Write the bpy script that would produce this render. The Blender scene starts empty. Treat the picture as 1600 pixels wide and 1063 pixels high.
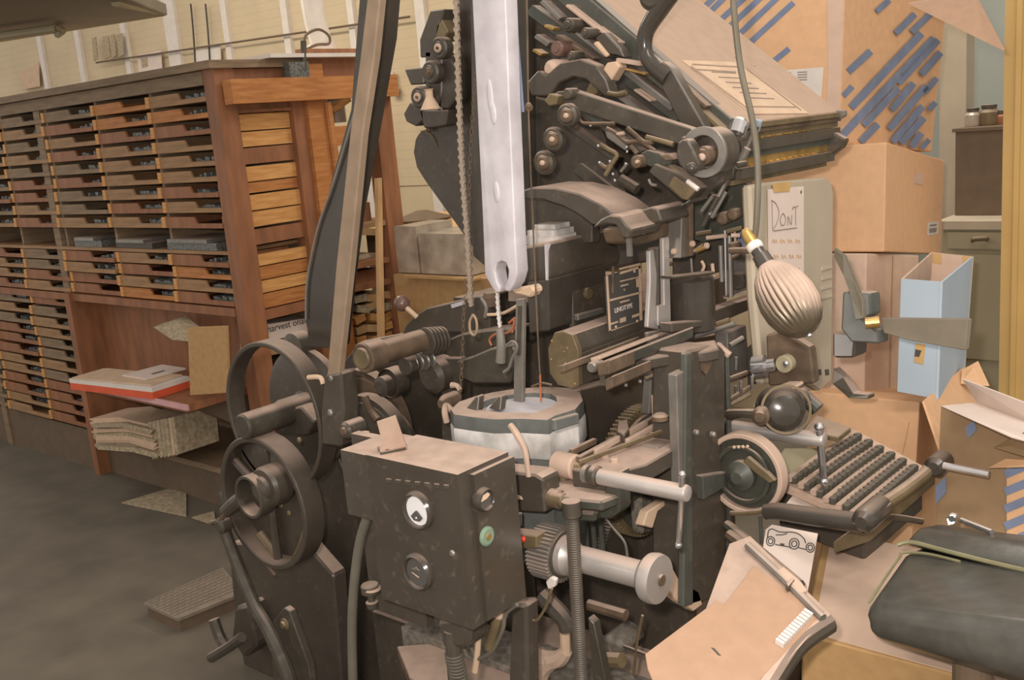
import bpy, bmesh, math, random
import numpy as np
from mathutils import Vector, Matrix
random.seed(7)
SC = bpy.context.scene
COL = SC.collection
PI = math.pi

# ------------------------------------------------------------------ camera
# world axes: +X = front of the typesetting machine, +Y = machine's left to right, +Z up
CX, CY, FPX = 800.0, 531.5, 1600.0
_d = np.array([1434 - CX, 8000 - CY, FPX]); _d /= np.linalg.norm(_d)
_w = np.array([2200 - CX, 90 - CY, FPX]); _w = _w - _d * (_w @ _d); _w /= np.linalg.norm(_w)
_u = -_d
_f = np.cross(_w, _u)
ROT = np.stack([_f, _w, _u])
CAMH = 1.55
CAM = np.array([0.0, 0.0, CAMH])
cam_d = bpy.data.cameras.new('camera'); cam = bpy.data.objects.new('camera', cam_d); COL.objects.link(cam)
cam_d.sensor_width = 36.0; cam_d.lens = 36.0 * FPX / 1600.0; cam_d.clip_start = 0.05
m = Matrix.Identity(4)
for r in range(3):
    m[r][0] = ROT[r, 0]; m[r][1] = -ROT[r, 1]; m[r][2] = -ROT[r, 2]; m[r][3] = CAM[r]
cam.matrix_world = m
SC.camera = cam

# ------------------------------------------------------------------ light
wd = bpy.data.worlds.new('room_light'); SC.world = wd; wd.use_nodes = True
bg = wd.node_tree.nodes['Background']
bg.inputs[0].default_value = (1.0, 0.925, 0.84, 1); bg.inputs[1].default_value = 0.68
SC.view_settings.view_transform = 'Standard'; SC.view_settings.look = 'None'
SC.view_settings.exposure = 0.36; SC.view_settings.gamma = 1.0
SC.view_settings.use_curve_mapping = False

def lamp(name, kind, loc, energy, color, **kw):
    l = bpy.data.lights.new(name, kind); l.energy = energy; l.color = color
    for k, v in kw.items(): setattr(l, k, v)
    o = bpy.data.objects.new(name, l); o.location = loc; COL.objects.link(o)
    return o
# the camera's own flash, a hand's width up and left of the lens
fl = CAM + ROT @ np.array([-0.06, -0.07, 0.0])
flash = lamp('camera_flash', 'POINT', fl, 92.0, (1.0, 0.92, 0.85), shadow_soft_size=0.025)
# fluorescent ceiling lamps over the back of the shop, plus an added front fill
lamp('ceiling_lamp_back', 'AREA', (-5.2, 2.6, 3.4), 60.0, (1.0, 0.9, 0.72), shape='RECTANGLE', size=2.4, size_y=0.3)
lamp('front_fill', 'AREA', (0.7, 0.9, 3.2), 42.0, (1.0, 0.93, 0.86), shape='RECTANGLE', size=2.4, size_y=0.4)  # added fill light without a fixture, evenly brightens faces towards the camera
lamp('ceiling_lamp_side', 'AREA', (-1.6, 4.0, 3.3), 30.0, (1.0, 0.92, 0.8), shape='RECTANGLE', size=1.2, size_y=0.3)

# ------------------------------------------------------------------ unprojection: photo pixel -> point on a world plane
def ray(px, py): return ROT @ np.array([px - CX, py - CY, FPX])
def PX(px, py, x): r = ray(px, py); return Vector(CAM + r * (x / r[0]))
def PY(px, py, y): r = ray(px, py); return Vector(CAM + r * (y / r[1]))
def PZ(px, py, z): r = ray(px, py); return Vector(CAM + r * ((z - CAMH) / r[2]))
def PD(px, py, d): r = ray(px, py); return Vector(CAM + r / np.linalg.norm(r) * d)
def rad(p, rpx):
    q = ROT.T @ (np.array(p) - CAM); return rpx * q[2] / FPX

# ------------------------------------------------------------------ materials
def lin(c):
    c = c / 255.0
    return c / 12.92 if c <= 0.04045 else ((c + 0.055) / 1.055) ** 2.4
KA = 0.86
def alb(rgb, k=KA): return tuple(min(0.9, lin(v) * k) for v in rgb) + (1,)
MATS = {}
def mat(name, rgb, rough=0.6, metal=0.0, var=0.12, scale=18.0, dust=0.0, bump=0.0, k=KA, rgb2=None, stretch=None, spec=0.4, dustrgb=(208, 180, 162), dr=(0.55, 0.95)):
    m = bpy.data.materials.new(name); m.use_nodes = True
    nt = m.node_tree; N = nt.nodes; L = nt.links
    b = N['Principled BSDF']
    b.inputs['Metallic'].default_value = metal
    b.inputs['Specular IOR Level'].default_value = spec
    tc = N.new('ShaderNodeTexCoord')
    src = tc.outputs['Object']
    if stretch:
        mp = N.new('ShaderNodeMapping'); mp.inputs['Scale'].default_value = stretch
        L.new(src, mp.inputs[0]); src = mp.outputs[0]
    nz = N.new('ShaderNodeTexNoise'); nz.inputs['Scale'].default_value = scale; nz.inputs['Detail'].default_value = 6
    L.new(src, nz.inputs['Vector'])
    cr = N.new('ShaderNodeValToRGB')
    a = alb(rgb, k)
    if rgb2: a2 = alb(rgb2, k)
    else: a2 = tuple(v * (1 - 2.2 * var) for v in a[:3]) + (1,)
    a1 = a if rgb2 else tuple(min(0.95, v * (1 + var)) for v in a[:3]) + (1,)
    cr.color_ramp.elements[0].position = 0.32; cr.color_ramp.elements[0].color = a2
    cr.color_ramp.elements[1].position = 0.68; cr.color_ramp.elements[1].color = a1
    L.new(nz.outputs['Fac'], cr.inputs[0])
    out = cr.outputs[0]
    b.inputs['Roughness'].default_value = rough
    if dust > 0:
        ge = N.new('ShaderNodeNewGeometry'); sx = N.new('ShaderNodeSeparateXYZ'); L.new(ge.outputs['Normal'], sx.inputs[0])
        mr = N.new('ShaderNodeMapRange'); mr.interpolation_type = 'SMOOTHSTEP'
        mr.inputs['From Min'].default_value = dr[0]; mr.inputs['From Max'].default_value = dr[1]
        L.new(sx.outputs['Z'], mr.inputs['Value'])
        n2 = N.new('ShaderNodeTexNoise'); n2.inputs['Scale'].default_value = 26; n2.inputs['Detail'].default_value = 8
        L.new(tc.outputs['Object'], n2.inputs['Vector'])
        m2 = N.new('ShaderNodeMapRange'); m2.inputs['From Min'].default_value = 0.25; m2.inputs['From Max'].default_value = 0.6
        m2.inputs['To Min'].default_value = 0.72; m2.inputs['To Max'].default_value = 1.0
        L.new(n2.outputs['Fac'], m2.inputs['Value'])
        mu = N.new('ShaderNodeMath'); mu.operation = 'MULTIPLY'; L.new(mr.outputs[0], mu.inputs[0]); L.new(m2.outputs[0], mu.inputs[1])
        # faint grime everywhere
        n3 = N.new('ShaderNodeTexNoise'); n3.inputs['Scale'].default_value = 55; n3.inputs['Detail'].default_value = 5
        L.new(tc.outputs['Object'], n3.inputs['Vector'])
        m3 = N.new('ShaderNodeMapRange'); m3.inputs['From Min'].default_value = 0.58; m3.inputs['From Max'].default_value = 0.8
        m3.inputs['To Min'].default_value = 0.0; m3.inputs['To Max'].default_value = 0.14
        L.new(n3.outputs['Fac'], m3.inputs['Value'])
        mx = N.new('ShaderNodeMath'); mx.operation = 'MAXIMUM'; L.new(mu.outputs[0], mx.inputs[0]); L.new(m3.outputs[0], mx.inputs[1])
        m4 = N.new('ShaderNodeMath'); m4.operation = 'MULTIPLY'; m4.inputs[1].default_value = dust; L.new(mx.outputs[0], m4.inputs[0])
        mix = N.new('ShaderNodeMixRGB'); L.new(m4.outputs[0], mix.inputs[0]); L.new(out, mix.inputs[1])
        mix.inputs[2].default_value = alb(dustrgb, k * 0.9); out = mix.outputs[0]
        rr = N.new('ShaderNodeMapRange'); rr.inputs['To Min'].default_value = rough; rr.inputs['To Max'].default_value = 0.95
        L.new(m4.outputs[0], rr.inputs['Value']); L.new(rr.outputs[0], b.inputs['Roughness'])
        if metal > 0:
            rm = N.new('ShaderNodeMapRange'); rm.inputs['To Min'].default_value = metal; rm.inputs['To Max'].default_value = 0.0
            L.new(m4.outputs[0], rm.inputs['Value']); L.new(rm.outputs[0], b.inputs['Metallic'])
    L.new(out, b.inputs['Base Color'])
    if bump > 0:
        bp = N.new('ShaderNodeBump'); bp.inputs['Strength'].default_value = bump; bp.inputs['Distance'].default_value = 0.004
        L.new(nz.outputs['Fac'], bp.inputs['Height']); L.new(bp.outputs[0], b.inputs['Normal'])
    MATS[name] = m
    return m
mat('black', (80, 72, 63), 0.36, dust=0.95, var=0.06, spec=0.4)
mat('blackgreen', (74, 74, 66), 0.3, dust=0.95, var=0.08, spec=0.5)
mat('gloss', (70, 64, 57), 0.2, dust=0.3, var=0.05, spec=0.4)
mat('darkmetal', (84, 77, 67), 0.42, 0.15, dust=0.85, var=0.12)
mat('steel', (146, 140, 132), 0.36, 0.5, dust=0.7, var=0.1)
mat('chrome', (215, 212, 212), 0.16, 0.9, dust=0.45, var=0.03)
mat('silver', (216, 210, 214), 0.5, 0.1, rgb2=(188, 181, 186), scale=14, bump=0.5)
mat('dusty', (196, 169, 150), 0.95, var=0.04, scale=30)
mat('brass', (196, 158, 92), 0.35, 0.6, dust=0.3, var=0.2)
mat('oldbrass', (124, 108, 80), 0.5, 0.2, dust=0.7, var=0.15)
mat('dustbar', (152, 130, 108), 0.7, var=0.08, dust=0.4)
mat('satin', (196, 188, 182), 0.42, 0.55, dust=0.8, var=0.05)
mat('chain', (136, 122, 106), 0.6, 0.3, var=0.1)
mat('blackgloss', (74, 67, 59), 0.2, dust=0.95, var=0.05, spec=0.5)
mat('blackdim', (78, 70, 61), 0.34, dust=0.5, var=0.06, spec=0.4)
mat('cardshaded', (158, 130, 98), 0.85, var=0.04, scale=30)  # card colour darkened to paint the shade on the open carton
mat('cardscrap', (176, 142, 116), 0.85, var=0.03, scale=40)
mat('greyboard', (126, 116, 100), 0.8, var=0.06)
mat('rust', (110, 91, 73), 0.8, 0.1, dust=0.8, var=0.2)
mat('chalk', (218, 212, 208), 0.9, rgb2=(164, 160, 154), scale=22, dust=0.6)
mat('potgrey', (104, 106, 102), 0.7, rgb2=(88, 90, 86), scale=25, dust=0.9)
mat('wood', (196, 134, 78), 0.6, rgb2=(168, 106, 56), scale=9, stretch=(1, 1, 9), bump=0.15)
mat('woodlight', (222, 168, 104), 0.6, rgb2=(196, 138, 78), scale=9, stretch=(1, 1, 9), bump=0.1)
mat('woodred', (162, 108, 74), 0.55, rgb2=(130, 88, 62), scale=7, stretch=(3, 3, 0.6), bump=0.15)
mat('wooddark', (148, 124, 98), 0.65, rgb2=(122, 102, 80), scale=8, stretch=(1, 1, 7), bump=0.15)
mat('woodmid', (170, 132, 94), 0.62, rgb2=(142, 110, 78), scale=8, stretch=(1, 1, 8), bump=0.15)
mat('woodpale', (214, 176, 128), 0.7, rgb2=(190, 150, 104), scale=8, stretch=(2, 2, 1), bump=0.1)
mat('typemetal', (140, 140, 136), 0.45, 0.4, rgb2=(80, 82, 80), scale=120)
mat('cream', (212, 192, 160), 0.85, var=0.04, scale=3)
mat('olive', (160, 142, 108), 0.85, var=0.06, scale=3)
mat('white', (226, 216, 206), 0.7, var=0.03)
mat('bluewall', (168, 172, 164), 0.9, var=0.03, scale=2)
mat('ochre', (214, 178, 112), 0.6, var=0.05, scale=4)
mat('floor', (116, 106, 92), 0.75, rgb2=(98, 90, 78), scale=5, bump=0.1)
mat('magplate', (186, 158, 136), 0.95, var=0.03, scale=30)
mat('card', (228, 182, 140), 0.85, var=0.03, scale=40)
mat('cardpink', (216, 186, 164), 0.85, var=0.04, scale=20)
mat('carddark', (186, 148, 100), 0.85, var=0.05, scale=40)
mat('paper', (226, 208, 196), 0.9, var=0.03, scale=12)
mat('papertan', (214, 184, 156), 0.9, var=0.05, scale=20)
mat('newsprint', (196, 178, 150), 0.95, rgb2=(150, 134, 108), scale=60)
mat('ink', (84, 80, 76), 0.9, var=0.02)
mat('faintink', (150, 136, 128), 0.9, var=0.02)
mat('bluepaint', (128, 140, 166), 0.85, var=0.08)
mat('bluebin', (182, 196, 208), 0.8, var=0.03, scale=5)
mat('tape', (206, 168, 108), 0.5, var=0.05)
mat('greycase', (190, 176, 154), 0.6, var=0.04, scale=6)
mat('beigecab', (166, 156, 128), 0.6, var=0.04, scale=4)
mat('brown', (112, 94, 76), 0.7, var=0.06)
mat('red', (222, 96, 62), 0.6, var=0.05)
mat('pink', (214, 164, 166), 0.7, var=0.04)
mat('vinyl', (84, 82, 76), 0.28, var=0.1, scale=30, bump=0.15, spec=0.45)
mat('piping', (134, 128, 96), 0.5, var=0.08)
mat('greyhood', (132, 124, 110), 0.6, var=0.05, scale=4)
mat('gauge', (240, 238, 238), 0.4, var=0.02)
mat('copperwire', (196, 120, 84), 0.5, 0.4, var=0.05)
mat('rubber', (110, 104, 92), 0.55, var=0.08)
mat('cordgrey', (108, 100, 84), 0.45, var=0.06)
mat('bakelite', (120, 92, 82), 0.3, var=0.06, spec=0.5)
mat('greenjewel', (128, 148, 126), 0.3, var=0.05)
mat('redjewel', (214, 70, 50), 0.3, var=0.02)
mat('greenmach', (82, 83, 76), 0.45, dust=0.8, var=0.1)
mat('plasticwrap', (190, 176, 158), 0.25, rgb2=(150, 136, 120), scale=14, bump=0.6)
mat('treadplate', (150, 136, 120), 0.6, 0.2, var=0.1)
mat('keytop', (84, 80, 70), 0.4, dust=0.2, var=0.1)
mat('grease', (142, 132, 122), 0.6, rgb2=(96, 90, 80), scale=60, bump=0.4)

# ------------------------------------------------------------------ mesh helpers
def tag(o, label=None, cat=None, group=None, kind=None):
    if label: o['label'] = label
    if cat: o['category'] = cat
    if group: o['group'] = group
    if kind: o['kind'] = kind
    return o
def thing(name, loc, label, cat, group=None):
    o = bpy.data.objects.new(name, None); o.empty_display_size = 0.05; o.location = loc; COL.objects.link(o)
    return tag(o, label, cat, group)
def wloc(o):
    v = Vector((0, 0, 0))
    while o: v += o.location; o = o.parent
    return v
def obj(name, bm, material, parent=None, smooth=None, origin=None, local=False):
    me = bpy.data.meshes.new(name)
    bmesh.ops.recalc_face_normals(bm, faces=bm.faces)
    off = wloc(parent) if parent else Vector((0, 0, 0))
    if local: pass
    elif origin is not None:
        bmesh.ops.translate(bm, verts=bm.verts, vec=-Vector(origin))
    elif parent:
        bmesh.ops.translate(bm, verts=bm.verts, vec=-off)
    if smooth is not None:
        for f in bm.faces: f.smooth = True
        for e in bm.edges:
            if len(e.link_faces) == 2 and e.calc_face_angle(0) > smooth: e.smooth = False
    bm.to_mesh(me); bm.free()
    me.materials.append(MATS[material] if isinstance(material, str) else material)
    o = bpy.data.objects.new(name, me); COL.objects.link(o)
    if parent: o.parent = parent
    if origin is not None: o.location = Vector(origin) - off
    return o
def copy_obj(o, parent, loc=None, label=None):
    c = o.copy(); COL.objects.link(c); c.parent = parent
    if loc is not None: c.location = Vector(loc) - (wloc(parent) if parent else Vector((0, 0, 0)))
    if label: c['label'] = label
    return c
def struct(name, bm, material, parent=None, smooth=None):
    o = obj(name, bm, material, parent, smooth)
    if not parent: o['kind'] = 'structure'
    return o
def NB(): return bmesh.new()
def bev(bm, w, seg=2, ang=0.5):
    es = [e for e in bm.edges if len(e.link_faces) == 2 and e.calc_face_angle(0) > ang]
    if es and w > 0:
        bmesh.ops.bevel(bm, geom=es, offset=w, segments=seg, affect='EDGES', profile=0.5, clamp_overlap=True)
    return bm
def add_box(bm, lo, hi, M=None):
    x0, y0, z0 = lo; x1, y1, z1 = hi
    vs = [Vector(p) for p in ((x0, y0, z0), (x1, y0, z0), (x1, y1, z0), (x0, y1, z0), (x0, y0, z1), (x1, y0, z1), (x1, y1, z1), (x0, y1, z1))]
    if M is not None: vs = [M @ v for v in vs]
    v = [bm.verts.new(p) for p in vs]
    for f in ((0, 3, 2, 1), (4, 5, 6, 7), (0, 1, 5, 4), (1, 2, 6, 5), (2, 3, 7, 6), (3, 0, 4, 7)):
        bm.faces.new([v[i] for i in f])
    return bm
def box(lo, hi, b=0.0, M=None, seg=2):
    bm = add_box(NB(), lo, hi, M)
    if b: bev(bm, b, seg)
    return bm
def add_ext(bm, pts, vec):
    a = [bm.verts.new(Vector(p)) for p in pts]; c = [bm.verts.new(Vector(p) + Vector(vec)) for p in pts]
    n = len(pts)
    bm.faces.new(a); bm.faces.new(c[::-1])
    for i in range(n): bm.faces.new((a[i], c[i], c[(i + 1) % n], a[(i + 1) % n]))
    return bm
def ext(pts, vec, b=0.0, seg=1):
    bm = add_ext(NB(), pts, vec)
    bmesh.ops.recalc_face_normals(bm, faces=bm.faces)
    if b: bev(bm, b, seg)
    return bm
def ey(pix, y, t, b=0.002): return ext([PY(a, c, y) for a, c in pix], (0, t, 0), b)
def ex(pix, x, t, b=0.002): return ext([PX(a, c, x) for a, c in pix], (-t, 0, 0), b)
def ez(pix, z, t, b=0.002): return ext([PZ(a, c, z) for a, c in pix], (0, 0, -t), b)
def frame_of(d):
    d = Vector(d).normalized(); h = Vector((0, 0, 1)) if abs(d.z) < 0.9 else Vector((1, 0, 0))
    u = d.cross(h).normalized(); return d, u, d.cross(u).normalized()
def add_lathe(bm, p0, axis, prof, n=24, cap=True):
    # prof: list of (distance along axis, radius)
    d, u, v = frame_of(axis); p0 = Vector(p0); rings = []
    for s, r in prof:
        c = p0 + d * s
        rings.append([bm.verts.new(c + (u * math.cos(2 * PI * i / n) + v * math.sin(2 * PI * i / n)) * max(r, 1e-5)) for i in range(n)])
    for a, b in zip(rings, rings[1:]):
        for i in range(n): bm.faces.new((a[i], a[(i + 1) % n], b[(i + 1) % n], b[i]))
    if cap:
        bm.faces.new(rings[0][::-1]); bm.faces.new(rings[-1])
    return bm
def lathe(p0, axis, prof, n=24): return add_lathe(NB(), p0, axis, prof, n)
def cyl(p0, p1, r, n=20, b=0.0):
    p0 = Vector(p0); p1 = Vector(p1); L = (p1 - p0).length
    pr = [(0, r), (L, r)] if not b else [(0, r - b), (b, r), (L - b, r), (L, r - b)]
    return lathe(p0, p1 - p0, pr, n)
def smooth_path(pts, sub=6):
    pts = [Vector(p) for p in pts]
    if len(pts) < 3: return pts
    out = []
    for i in range(len(pts) - 1):
        p0 = pts[max(i - 1, 0)]; p1 = pts[i]; p2 = pts[i + 1]; p3 = pts[min(i + 2, len(pts) - 1)]
        for k in range(sub):
            t = k / sub
            out.append(0.5 * ((2 * p1) + (p2 - p0) * t + (2 * p0 - 5 * p1 + 4 * p2 - p3) * t * t + (3 * p1 - p0 - 3 * p2 + p3) * t ** 3))
    out.append(pts[-1]); return out
def add_tube(bm, pts, r, n=10, cap=True, flat=None):
    pts = [Vector(p) for p in pts]; rings = []
    rs = r if isinstance(r, (list, tuple)) else [r] * len(pts)
    d0 = (pts[1] - pts[0]).normalized(); _, u, v = frame_of(d0)
    for i, p in enumerate(pts):
        d = (pts[min(i + 1, len(pts) - 1)] - pts[max(i - 1, 0)]).normalized()
        u = (u - d * u.dot(d)).normalized(); v = d.cross(u)
        rings.append([bm.verts.new(p + (u * math.cos(2 * PI * k / n) + v * math.sin(2 * PI * k / n)) * rs[i]) for k in range(n)])
    for a, b in zip(rings, rings[1:]):
        for i in range(n): bm.faces.new((a[i], a[(i + 1) % n], b[(i + 1) % n], b[i]))
    if cap: bm.faces.new(rings[0][::-1]); bm.faces.new(rings[-1])
    return bm
def tube(pts, r, n=10, sub=6):
    sp = smooth_path(pts, sub)
    if isinstance(r, (list, tuple)):
        rr = []
        for i in range(len(sp)):
            t = i / (len(sp) - 1) * (len(r) - 1); k = min(int(t), len(r) - 2); rr.append(r[k] + (r[k + 1] - r[k]) * (t - k))
        r = rr
    return add_tube(NB(), sp, r, n)
def add_ring(bm, c, axis, R, prof, n=48):
    # closed profile (axial offset, radial offset) swept around a circle of radius R
    d, u, v = frame_of(axis); c = Vector(c); rings = []
    for i in range(n):
        a = 2 * PI * i / n; e = u * math.cos(a) + v * math.sin(a)
        rings.append([bm.verts.new(c + d * s + e * (R + q)) for s, q in prof])
    k = len(prof)
    for i in range(n):
        a, b = rings[i], rings[(i + 1) % n]
        for j in range(k): bm.faces.new((a[j], a[(j + 1) % k], b[(j + 1) % k], b[j]))
    return bm
def rect_prof(w, t, b=0.0):
    if not b: return [(-w, -t), (w, -t), (w, t), (-w, t)]
    return [(-w + b, -t), (w - b, -t), (w, -t + b), (w, t - b), (w - b, t), (-w + b, t), (-w, t - b), (-w, -t + b)]
def sphere(c, r, n=16, m_=10):
    return lathe(Vector(c) - Vector((0, 0, r)), (0, 0, 1), [(r - r * math.cos(PI * i / m_), r * math.sin(PI * i / m_)) for i in range(m_ + 1)], n)
def gear(p0, axis, r0, r1, w, teeth):
    d, u, v = frame_of(axis); p0 = Vector(p0); pts = []
    for i in range(teeth):
        for f_, r in ((0.0, r0), (0.18, r1), (0.5, r1), (0.68, r0)):
            a = 2 * PI * (i + f_) / teeth; pts.append(p0 + (u * math.cos(a) + v * math.sin(a)) * r)
    return ext(pts, d * w)
def text_bm(s, size, origin, right, up, depth=0.0008, align='LEFT'):
    cu = bpy.data.curves.new('lettering', 'FONT'); cu.body = s; cu.size = size; cu.extrude = depth / 2; cu.align_x = align; cu.resolution_u = 3
    o = bpy.data.objects.new('lettering', cu); COL.objects.link(o)
    dg = bpy.context.evaluated_depsgraph_get(); me = bpy.data.meshes.new_from_object(o.evaluated_get(dg))
    bpy.data.objects.remove(o); bpy.data.curves.remove(cu)
    bm = NB(); bm.from_mesh(me); bpy.data.meshes.remove(me)
    r = Vector(right).normalized(); u = Vector(up); u = (u - r * u.dot(r)).normalized(); n = r.cross(u)
    M = Matrix((r, u, n)).transposed().to_4x4(); M.translation = Vector(origin)
    bm.transform(M); return bm
def yaw_box(pt, yaw, sx, sy, sz, b=0.0):
    # box with one bottom corner at pt, spanning sx along yaw, sy along yaw+90deg, sz up
    M = Matrix.Translation(Vector(pt)) @ Matrix.Rotation(yaw, 4, 'Z')
    return box((0, 0, 0), (sx, sy, sz), b, M)
# ================================================================== SETTING
struct('floor', box((-13, -3, -0.06), (4, 9, 0.0)), 'floor')
WY = 4.6
struct('wall_back', box((-13, WY, 0), (-2.35, WY + 0.12, 4.2)), 'cream')
struct('wall_side', box((-2.5, 5.6, 0), (3.5, 5.72, 4.2)), 'bluewall')
# white battens on the cream wall
for i, (px, w) in enumerate(((62, 10), (122, 11), (196, 11), (271, 26), (357, 11), (451, 12), (554, 11), (662, 16))):
    a = PY(px, 60, WY - 0.02); hw = rad(a, w) * 0.62
    struct('trim_%d' % (i + 1), box((a.x - hw, WY - 0.035, 0.0), (a.x + hw, WY, 4.2), 0.004), 'white')
# thin lap joints of the wall boards: long narrow strips, each a piece of the wall
wb = bpy.data.objects['wall_back']
for i in range(44):
    z = 1.2 + i * 0.056
    obj('board', box((-13, WY - 0.006, z), (-2.35, WY, z + 0.0555), 0.001, seg=1), 'cream', wb)
# conduit along the wall
a = PY(150, 98, WY - 0.06); b_ = PY(640, 26, WY - 0.06)
tag(obj('conduit', tube([a, b_], 0.007, 8), 'brown'), 'thin dark conduit running along the cream wall above the wooden cabinet', 'conduit')
for px, lab in ((302, 'left one of two thin black wires hanging on the cream wall'), (325, 'right one of two thin black wires hanging on the cream wall')):
    tag(obj('hanging_wire', tube([PY(px - 4, 6, WY - 0.05), PY(px, 50, WY - 0.05), PY(px + 3, 99, WY - 0.05)], 0.007, 6), 'ink'), lab, 'wire')
n1 = obj('wall_notice', ey([(214, 86), (251, 79), (253, 108), (217, 114)], WY - 0.045, 0.006, 0), 'paper')
tag(n1, 'small framed notice on the cream wall left of the wide white batten', 'notice')
obj('picture', ey([(220, 92), (230, 90), (231, 104), (222, 106)], WY - 0.047, 0.002, 0), 'newsprint', n1)
tag(obj('wall_notice', ey([(305, 78), (344, 71), (345, 96), (307, 102)], WY - 0.045, 0.006, 0), 'white'), 'plain white sheet on the cream wall behind the black wires', 'notice')
n3 = obj('wall_notice', ey([(30, 115), (60, 98), (62, 135), (36, 140)], WY - 0.045, 0.006, 0), 'papertan'); tag(n3, 'tan sheet on the shadowed wall at the far left under the hood', 'notice')
cl = thing('hanging_tag_row', PY(160, 70, WY - 0.08), 'row of pale strips hung on the wall under the grey hood', 'hanging strips')
for px, w in ((143, 6), (160, 9), (172, 6), (182, 8)):
    obj('strip', ey([(px, 60 - (px - 140) * .15), (px + w, 58 - (px - 140) * .15), (px + w + 3, 92 - (px - 140) * .15), (px + 3, 96 - (px - 140) * .15)], WY - 0.08, 0.01, 0.002), 'newsprint', cl)
# grey hanging hood top left
hz = 2.12
hood = thing('hanging_hood', PZ(150, 45, hz), 'grey sheet metal hood hanging above the wooden cabinet, top left', 'hood')
hp = [PZ(-60, 76, hz), PZ(262, 24, hz), PZ(190, -6, hz), PZ(-60, -120, hz)]
obj('panel', ext(hp, (0, 0, 0.05), 0.004), 'greyhood', hood)
obj('rim', tube([PZ(-60, 76, hz) + Vector((0, -.02, .02)), PZ(262, 25, hz) + Vector((0, -.02, .02))], 0.022, 10), 'beigecab', hood)
obj('rim', tube([PZ(262, 25, hz) + Vector((0, -.02, .02)), PZ(180, 3, hz)], 0.018, 10), 'beigecab', hood)
obj('bracket', tube([PZ(-60, 66, hz - .03), PZ(86, 44, hz - .03), PZ(90, 54, hz - .03)], 0.016, 8, sub=2), 'beigecab', hood)

# ================================================================== TYPE CABINET (wooden, long front to the left)
FY, EX = 2.30, -3.38
cabn = thing('type_cabinet', (-4.4, 2.7, 0), 'long orange wooden type case cabinet with rows of shallow trays, left background', 'cabinet')
topz = PY(335, 106, FY).z
def post(px_top, y, w=0.075, d=0.085, z0=0.0, z1=None, mt='woodred', x=EX, par=cabn):
    return obj('post', box((x - w, y, z0), (x, y + d, z1 if z1 else topz), 0.004), mt, par)
post(0, FY)
yb = PX(456, 160, EX).y
post(0, yb, d=.06)
for x in (-4.86, -5.86, -6.7): obj('post', box((x - 0.03, FY + 0.01, 0), (x + 0.03, FY + 0.07, topz - 0.02), 0.004), 'wooddark', cabn)
obj('cabinet_top', box((-7.4, FY - 0.03, topz - 0.002), (EX + 0.02, yb + 0.065, topz + 0.028), 0.005), 'wooddark', cabn)
obj('top_rail', box((-7.4, FY, topz - 0.055), (EX - 0.08, FY + 0.03, topz - 0.004), 0.003), 'wooddark', cabn)
obj('back_board', box((-7.4, yb + 0.03, 0.1), (EX - 0.08, yb + 0.06, topz)), 'wooddark', cabn)
# end boards seen between the two posts
ye0, ye1 = FY + 0.085, yb
def endz(py): return PX(415, py, EX - 0.03).z
for p0, p1, mt in ((150, 170, 'woodred'), (177, 202, 'woodlight'), (204, 227, 'woodlight'), (229, 254, 'woodred'), (258, 281, 'woodlight'), (283, 299, 'wood'),
                   (302, 326, 'woodlight'), (328, 352, 'woodlight'), (356, 380, 'woodred'), (396, 414, 'woodlight'), (416, 436, 'wood'), (438, 457, 'woodlight'), (459, 482, 'wood'), (484, 500, 'woodred')):
    z1, z0 = endz(p0), endz(p1)
    obj('end_board', box((EX - 0.05 - random.random() * .008, ye0, z0), (EX - 0.03 + random.random() * .008, ye1, z1), 0.004), mt, cabn)
obj('end_top_board', box((EX - .05, ye0, endz(150)), (EX - .01, yb + .06, topz - .004), .003), 'woodred', cabn)
obj('end_rail', box((EX - 0.06, ye0, endz(175)), (EX - 0.005, ye1, endz(170)), 0.002), 'woodred', cabn)
# the trays
def tray(wid):
    t = 0.012
    pts = [(0, 0), (wid, 0), (wid, 0.02), (wid * .56, 0.02), (wid * .52, 0.046), (0, 0.046)]
    bm = ext([Vector((x, 0, z)) for x, z in pts], (0, t, 0), 0.0015)
    add_box(bm, (0, t, 0), (wid, 0.30, 0.006)); add_box(bm, (0, t, 0), (0.01, 0.3, 0.046)); add_box(bm, (wid - .01, t, 0), (wid, 0.3, 0.046))
    return bm
def slug_row(wid, seed):
    rnd = random.Random(seed); bm = NB(); x = wid * .58
    while x < wid - .03:
        w = rnd.uniform(.006, .03); h = rnd.uniform(.012, .032)
        if rnd.random() < .8: add_box(bm, (x, .02, .006), (x + w * .9, .14, .006 + h))
        x += w
    return bm
cols = [-3.46, -3.885, -4.335, -4.80, -5.27, -5.75, -6.22, -6.70]
protos = {}
def place_tray(ci, z, k):
    x0 = cols[ci + 1] + 0.03; wid = cols[ci] - x0
    dx = random.uniform(-.004, .004); dy = random.uniform(-.008, .012)
    mt = random.choice(('wood', 'woodmid', 'woodmid', 'woodred')) if ci < 2 else random.choice(('woodmid', 'wooddark', 'woodred'))
    key = (ci, mt)
    if key not in protos:
        protos[key] = obj('type_case', tray(wid), mt, cabn, origin=(x0, FY, z), local=True); o = protos[key]
    else: o = copy_obj(protos[key], cabn, (x0, FY, z))
    o.location += Vector((dx, dy, 0))
    sk = ('s', ci, k % 4)
    if k % 5 != 3:
        if sk not in protos:
            s = obj('type_slugs', slug_row(wid, k * 7 + ci), 'typemetal', o, origin=wloc(o), local=True); protos[sk] = s
        else: copy_obj(protos[sk], o, wloc(o))
    ek = ('e',)
    if ek not in protos:
        protos[ek] = obj('end_block', box((-.027, -.004, 0.002), (-.002, .05, .046), .002), 'woodlight', o, origin=wloc(o), local=True)
    else: copy_obj(protos[ek], o, wloc(o))
k = 0
zt = topz - 0.055
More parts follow.
